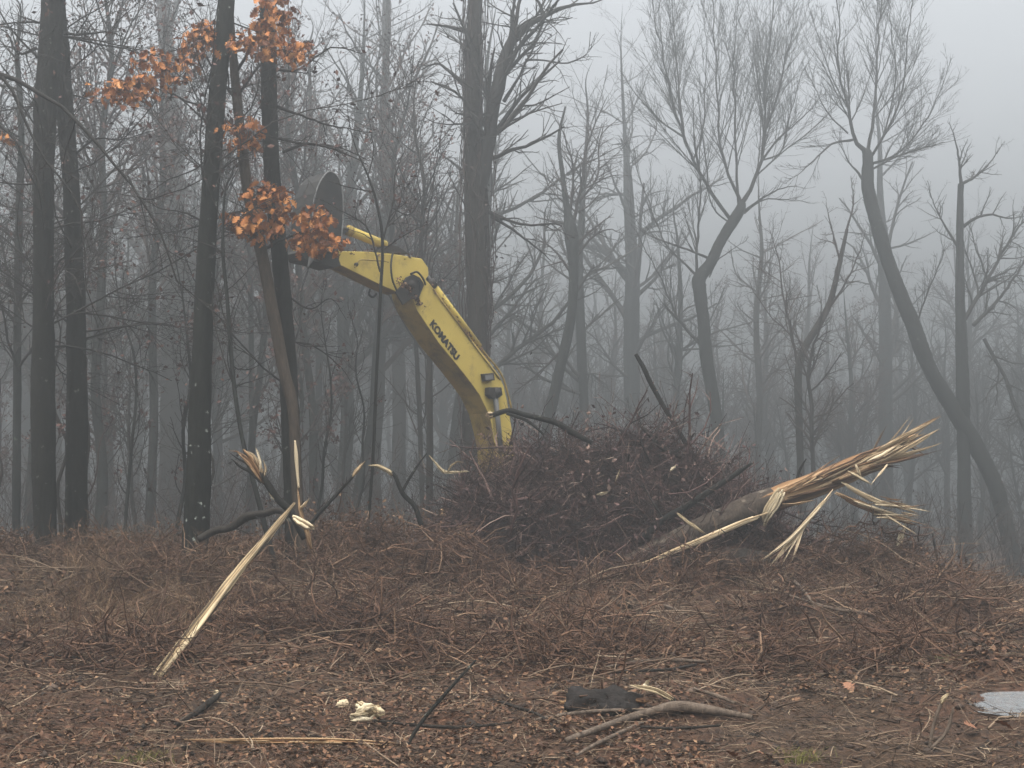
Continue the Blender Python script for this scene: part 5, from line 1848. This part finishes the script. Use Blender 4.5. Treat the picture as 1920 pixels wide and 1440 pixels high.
# sticks on the ground
stick("fallen_branch", "forked grey branch with peeled yellow-white end in the foreground right of centre", [(1410, 1358, 9), (1370, 1352, 13), (1320, 1346, 19), (1268, 1342, 22), (1225, 1348, 16), (1175, 1362, 14), (1120, 1382, 13), (1062, 1402, 10)], 0, 'bark_pale', "branch", ground=True, tips=[
    ([(1268, 1345, 20), (1264, 1328, 16), (1262, 1310, 9)], 'bark_dark'),
    ([(1262, 1312, 10), (1245, 1301, 12), (1228, 1293, 13), (1208, 1289, 11), (1182, 1284, 7)], 'wood_white'),
    ([(1208, 1291, 7), (1213, 1284, 9), (1217, 1275, 7)], 'wood_white')])
GS = [
    ("long straight grey stick lying left of the forked grey branch", [(1000, 1362, 5), (1060, 1352, 7), (1130, 1345, 7), (1230, 1342, 6)], 'bark_pale'),
    ("thin grey stick in front of the forked branch, sloping to lower left", [(1205, 1368, 6), (1170, 1384, 8), (1120, 1408, 8), (1080, 1430, 6)], 'bark_pale'),
    ("thin level stick below the forked branch", [(1200, 1374, 4), (1250, 1378, 5), (1300, 1376, 5), (1350, 1372, 4)], 'bark_brown'),
    ("pair of level sticks' upper one behind the peeled branch end", [(1130, 1262, 4), (1190, 1252, 7), (1250, 1248, 7), (1325, 1250, 5)], 'bark_pale'),
    ("pale-tipped level stick just below another behind the peeled branch end", [(1140, 1272, 5), (1200, 1268, 6), (1255, 1266, 6), (1305, 1256, 5)], 'bark_brown'),
    ("long pale log-like pole lying at the bottom left of centre", [(345, 1402, 8), (430, 1406, 12), (540, 1406, 14), (640, 1408, 15), (745, 1414, 12)], 'wood_orange'),
    ("curved brown stick at the bottom left below the pole's foot", [(330, 1372, 8), (370, 1348, 13), (400, 1325, 12), (412, 1312, 7)], 'bark_brown'),
    ("level slender stick right of the pale chunk", [(700, 1362, 4), (780, 1372, 6), (870, 1376, 6), (960, 1366, 4)], 'bark_brown'),
    ("slender arc of stick above the pale chunk's right", [(920, 1320, 4), (960, 1335, 6), (1010, 1352, 5), (1050, 1385, 4)], 'bark_brown'),
    ("stick sloping right above the forked branch's thick end", [(1300, 1302, 5), (1340, 1315, 7), (1380, 1330, 6)], 'bark_pale'),
    ("arching stick on the mound below the splintered log's fan", [(1300, 1078, 6), (1360, 1090, 8), (1430, 1092, 8), (1478, 1092, 7), (1510, 1120, 6), (1528, 1150, 4)], 'bark_pale'),
    ("long brown stick running from beneath the pile toward the mound", [(1020, 1062, 5), (1100, 1085, 7), (1180, 1120, 7), (1250, 1145, 6), (1300, 1165, 4)], 'bark_pale'),
    ("slanting brown stick low in the middle of the clearing", [(1000, 1075, 5), (940, 1085, 7), (880, 1105, 7), (830, 1130, 4)], 'bark_pale'),
    ("thin pale curved shred left of the leaning pole", [(310, 1132, 8), (335, 1126, 7), (380, 1130, 5), (420, 1145, 3)], 'wood_fresh'),
    ("brown stick lying level in the middle left", [(590, 1165, 5), (660, 1160, 7), (730, 1155, 6), (790, 1150, 4)], 'bark_pale'),
    ("dark stick lying near the left edge", [(60, 1255, 4), (120, 1228, 7), (180, 1205, 6), (225, 1205, 4)], 'bark_pale'),
    ("level stick near the left edge under another", [(90, 1240, 5), (150, 1245, 6), (215, 1248, 4)], 'bark_brown'),
    ("pale stick end in the mud right of the mound", [(1610, 1190, 5), (1650, 1210, 9), (1690, 1225, 5)], 'wood_fresh'),
    ("brown stick below right of the mound", [(1480, 1125, 5), (1560, 1150, 7), (1630, 1160, 6), (1690, 1185, 4)], 'bark_pale'),
]
for lab, pts, mt in GS:
    stick("fallen_stick", lab, pts, 0, mt, ground=True, amp=.1, group="loose sticks on the ground")

stick("bare_shoot", "dark bare switch slanting up right from the bottom edge", [(738, 1450, 7), (765, 1395, 7), (795, 1348, 7), (845, 1290, 6), (892, 1238, 4)], 10.6, 'bark_dark', "shoot", dep=.5)
stick("bare_shoot", "grey shoot with a white snapped tip near the bottom right", [(1742, 1408, 6), (1748, 1370, 7), (1758, 1335, 7), (1766, 1318, 7)], 10.9, 'bark_pale', "shoot", tips=[([(1764, 1320, 7), (1772, 1308, 8), (1780, 1300, 4)], 'wood_white')])
stick("bare_shoot", "grey bent shoot right beside the white-tipped one", [(1742, 1406, 7), (1762, 1388, 7), (1776, 1370, 7), (1783, 1345, 6), (1788, 1325, 3)], 10.9, 'bark_pale', "shoot")
stick("bare_shoot", "short dark upright stick on the right mound's far side", [(1770, 1085, 5), (1758, 1050, 5), (1752, 1020, 4), (1748, 1000, 2)], 22.5, 'bark_dark', "shoot")


def lump(name, label, px, py, w, h, mat, cat, seed, flat=.7):
    c = gpt(px, py + h * .4)
    s = pxm(c[1])
    nu, nv = 18, 12
    th, ph = np.meshgrid(np.arange(nu) * 2 * math.pi / nu, np.linspace(.02, math.pi - .02, nv), indexing='xy')
    d = np.stack([np.cos(th) * np.sin(ph), np.sin(th) * np.sin(ph), np.cos(ph)], -1)
    r = 1 + .38 * vnoise(d * 1.7 + seed, seed) + .2 * vnoise(d * 4.5 + seed, seed + 1)
    V = d * r[..., None] * np.array([w * s / 2, w * s / 2 * .7, h * s / 2]) + np.array([0, 0, h * s * .4])
    i = np.arange(nu * nv).reshape(nv, nu)
    F = np.stack([i[:-1], i[1:], np.roll(i, -1, 1)[1:], np.roll(i, -1, 1)[:-1]], -1).reshape(-1, 4)
    o = link(name, make_mesh(name, V.reshape(-1, 3), F, M[mat], np.full(nu * nv, .7), smooth=False))
    o.location = c
    tag(o, label, cat)
    return o


c = gpt(693, 1350)
ch = thing("wood_chunk", "large pale yellow chunk of broken wood on the ground left of centre", "chunk", c)
for i in range(7):
    d = norm(np.array([[1, rng.normal() * .5, rng.normal() * .4]]))[0] * rng.uniform(.07, .13)
    o_ = np.array([rng.normal() * .05, rng.normal() * .04, .05 + rng.normal() * .025])
    w_ = rng.uniform(.04, .065)
    link("shard", splinter_mesh([c + o_ - d, c + o_, c + o_ + d], [w_ * .8, w_, w_ * .5], 1200 + i, mat='wood_white', base=c, squash=.55, tint=rng.uniform(.3, .9)), ch)
lump("wood_chunk", "small pale chunk left of the large pale one", 642, 1320, 24, 18, 'wood_fresh', "chunk", 6)
lump("wood_chunk", "tiny white chip in the litter above the blackish log", 1168, 1112, 12, 12, 'wood_white', "chunk", 7)
lump("wood_chunk", "tiny white chip right of the pole's foot", 405, 1300, 9, 12, 'wood_fresh', "chunk", 8)
lump("wood_chunk", "tiny white chip in the red litter near the picture's centre", 771, 1197, 10, 11, 'wood_fresh', "chunk", 9)
lump("wood_chunk", "rounded tan chunk left of the brush pile's foot", 838, 966, 34, 22, 'wood_orange', "chunk", 10)

# blackish block left of the peeled branch end
P, R = [], []
a, b = gpt(1066, 1332), gpt(1204, 1336)
a[2] += .04
b[2] += .02
V, F, _, _ = rough_tube(np.array([a, a * .75 + b * .25, a * .45 + b * .55 + np.array([0, 0, .015]), b]), np.array([.17, .15, .15, .10]), k=28, amp=.6, seed=4, spacing=.025, ridge=6, along=5)
ch = thing("blackish_log", "short blackish log behind the peeled end of the forked branch", "log", a)
link("bark", make_mesh("bark", V - a, F, M['blackish'], smooth=False), ch)
for i in range(7):
    q = a if i < 4 else b
    d = (a - b) / np.linalg.norm(a - b) * (1 if i < 4 else -1)
    o_ = np.array([0, rng.normal() * .05, rng.uniform(-.05, .1)])
    link("broken_end", splinter_mesh([q + o_ - d * .06, q + o_ + d * rng.uniform(.02, .06), q + o_ + d * rng.uniform(.06, .13)], [.03, .028, .004], 1300 + i, mat='wood_orange', base=a, tint=.1), ch)

# single fallen leaves one can make out
lv_m = [make_mesh("fallen_leaf", v * np.array([1, 1, .5]), f, M['fallen_leaf'], np.full(len(v), .1 + .16 * j)) for j, (v, f) in enumerate(LEAFG)]
for i, (x, y, lab) in enumerate([(1208, 1416, "orange fallen leaf at the bottom edge right of centre"), (1425, 1282, "orange fallen leaf right of the peeled branch"), (1450, 1428, "orange fallen leaf by the moss tuft at the bottom"), (1838, 1375, "broad russet leaf near the bottom right corner"),
                                 (1600, 1300, "first of the russet leaves left of the puddle"), (1530, 1302, "second russet leaf left of the puddle"), (1845, 1110, "orange leaf on the crest at right"), (558, 1072, "orange leaf right of the leaning pole's middle"), (560, 1122, "orange leaf below another right of the leaning pole"), (1065, 1368, "yellowish leaf left of the forked branch"), (1390, 1432, "dull russet leaf left of the moss tuft"), (1900, 1372, "pale tan leaf at the right edge")]):
    p = gpt(x, y, .02)
    o = link("fallen_leaf", lv_m[i % 6])
    o.location = p
    s = rng.uniform(.13, .18)
    o.scale = (s, s, s)
    o.rotation_euler = (rng.uniform(.2, .8), rng.uniform(-.4, .4), rng.uniform(0, 6.28))
    tag(o, lab, "leaf", "single fallen leaves")

# moss and grass tufts
for i, (x, y, lab) in enumerate([(1490, 1425, "yellow-green grass tuft at the bottom edge right of centre"), (275, 1425, "faint green grass tuft at the bottom left"), (1395, 1222, "yellow-green moss tuft in the middle right"), (1790, 1240, "dull green tuft left of the puddle")]):
    c = gpt(x, y)
    n = 160
    t = np.linspace(0, 1, 4)
    o2 = rng.normal(size=(n, 2)) * np.array([.11, .08])
    le = rng.normal(size=(n, 2)) * .7
    h = rng.uniform(.03, .1, n)
    Pp = np.stack([o2[:, :1] + le[:, :1] * h[:, None] * t ** 1.5, o2[:, 1:] + le[:, 1:] * h[:, None] * t ** 1.5, h[:, None] * t - .01], -1)
    bb = Bag()
    bb.tubes(Pp, np.repeat(rng.uniform(.002, .004, n)[:, None], 4, 1) * (1 - .7 * t), 3)
    o = link("grass_tuft", bb.mesh("grass_tuft", M['moss']))
    o.location = c
    tag(o, lab, "grass", kind="stuff")

# ------------------------------------------------------------------ haze
def haze():
    bpy.context.view_layer.update()
    top = max((o.matrix_world @ Vector(c)).z for o in COL.objects if o.type == 'MESH' for c in o.bound_box)
    x, y0, y1, z0, z1 = 320, -30, 320, -2.0, top + 1.0
    V = [(-x, y0, z0), (x, y0, z0), (x, y1, z0), (-x, y1, z0), (-x, y0, z1), (x, y0, z1), (x, y1, z1), (-x, y1, z1)]
    F = [(0, 3, 2, 1), (4, 5, 6, 7), (0, 1, 5, 4), (1, 2, 6, 5), (2, 3, 7, 6), (3, 0, 4, 7)]
    m = bpy.data.materials.new("fog")
    m.use_nodes = True
    n = m.node_tree
    n.nodes.clear()
    out = n.nodes.new("ShaderNodeOutputMaterial")
    pv = n.nodes.new("ShaderNodeVolumePrincipled")
    pv.inputs["Color"].default_value = (.79, .83, .835, 1)
    pv.inputs["Density"].default_value = .0128
    pv.inputs["Density Attribute"].default_value = ""
    pv.inputs["Anisotropy"].default_value = .62
    n.links.new(pv.outputs[0], out.inputs["Volume"])
    me = bpy.data.meshes.new("haze")
    me.from_pydata(V, [], F)
    me.materials.append(m)
    o = link("haze", me)
    tag(o, "pale grey fog filling the clearing and woods", "fog", kind="stuff")


haze()
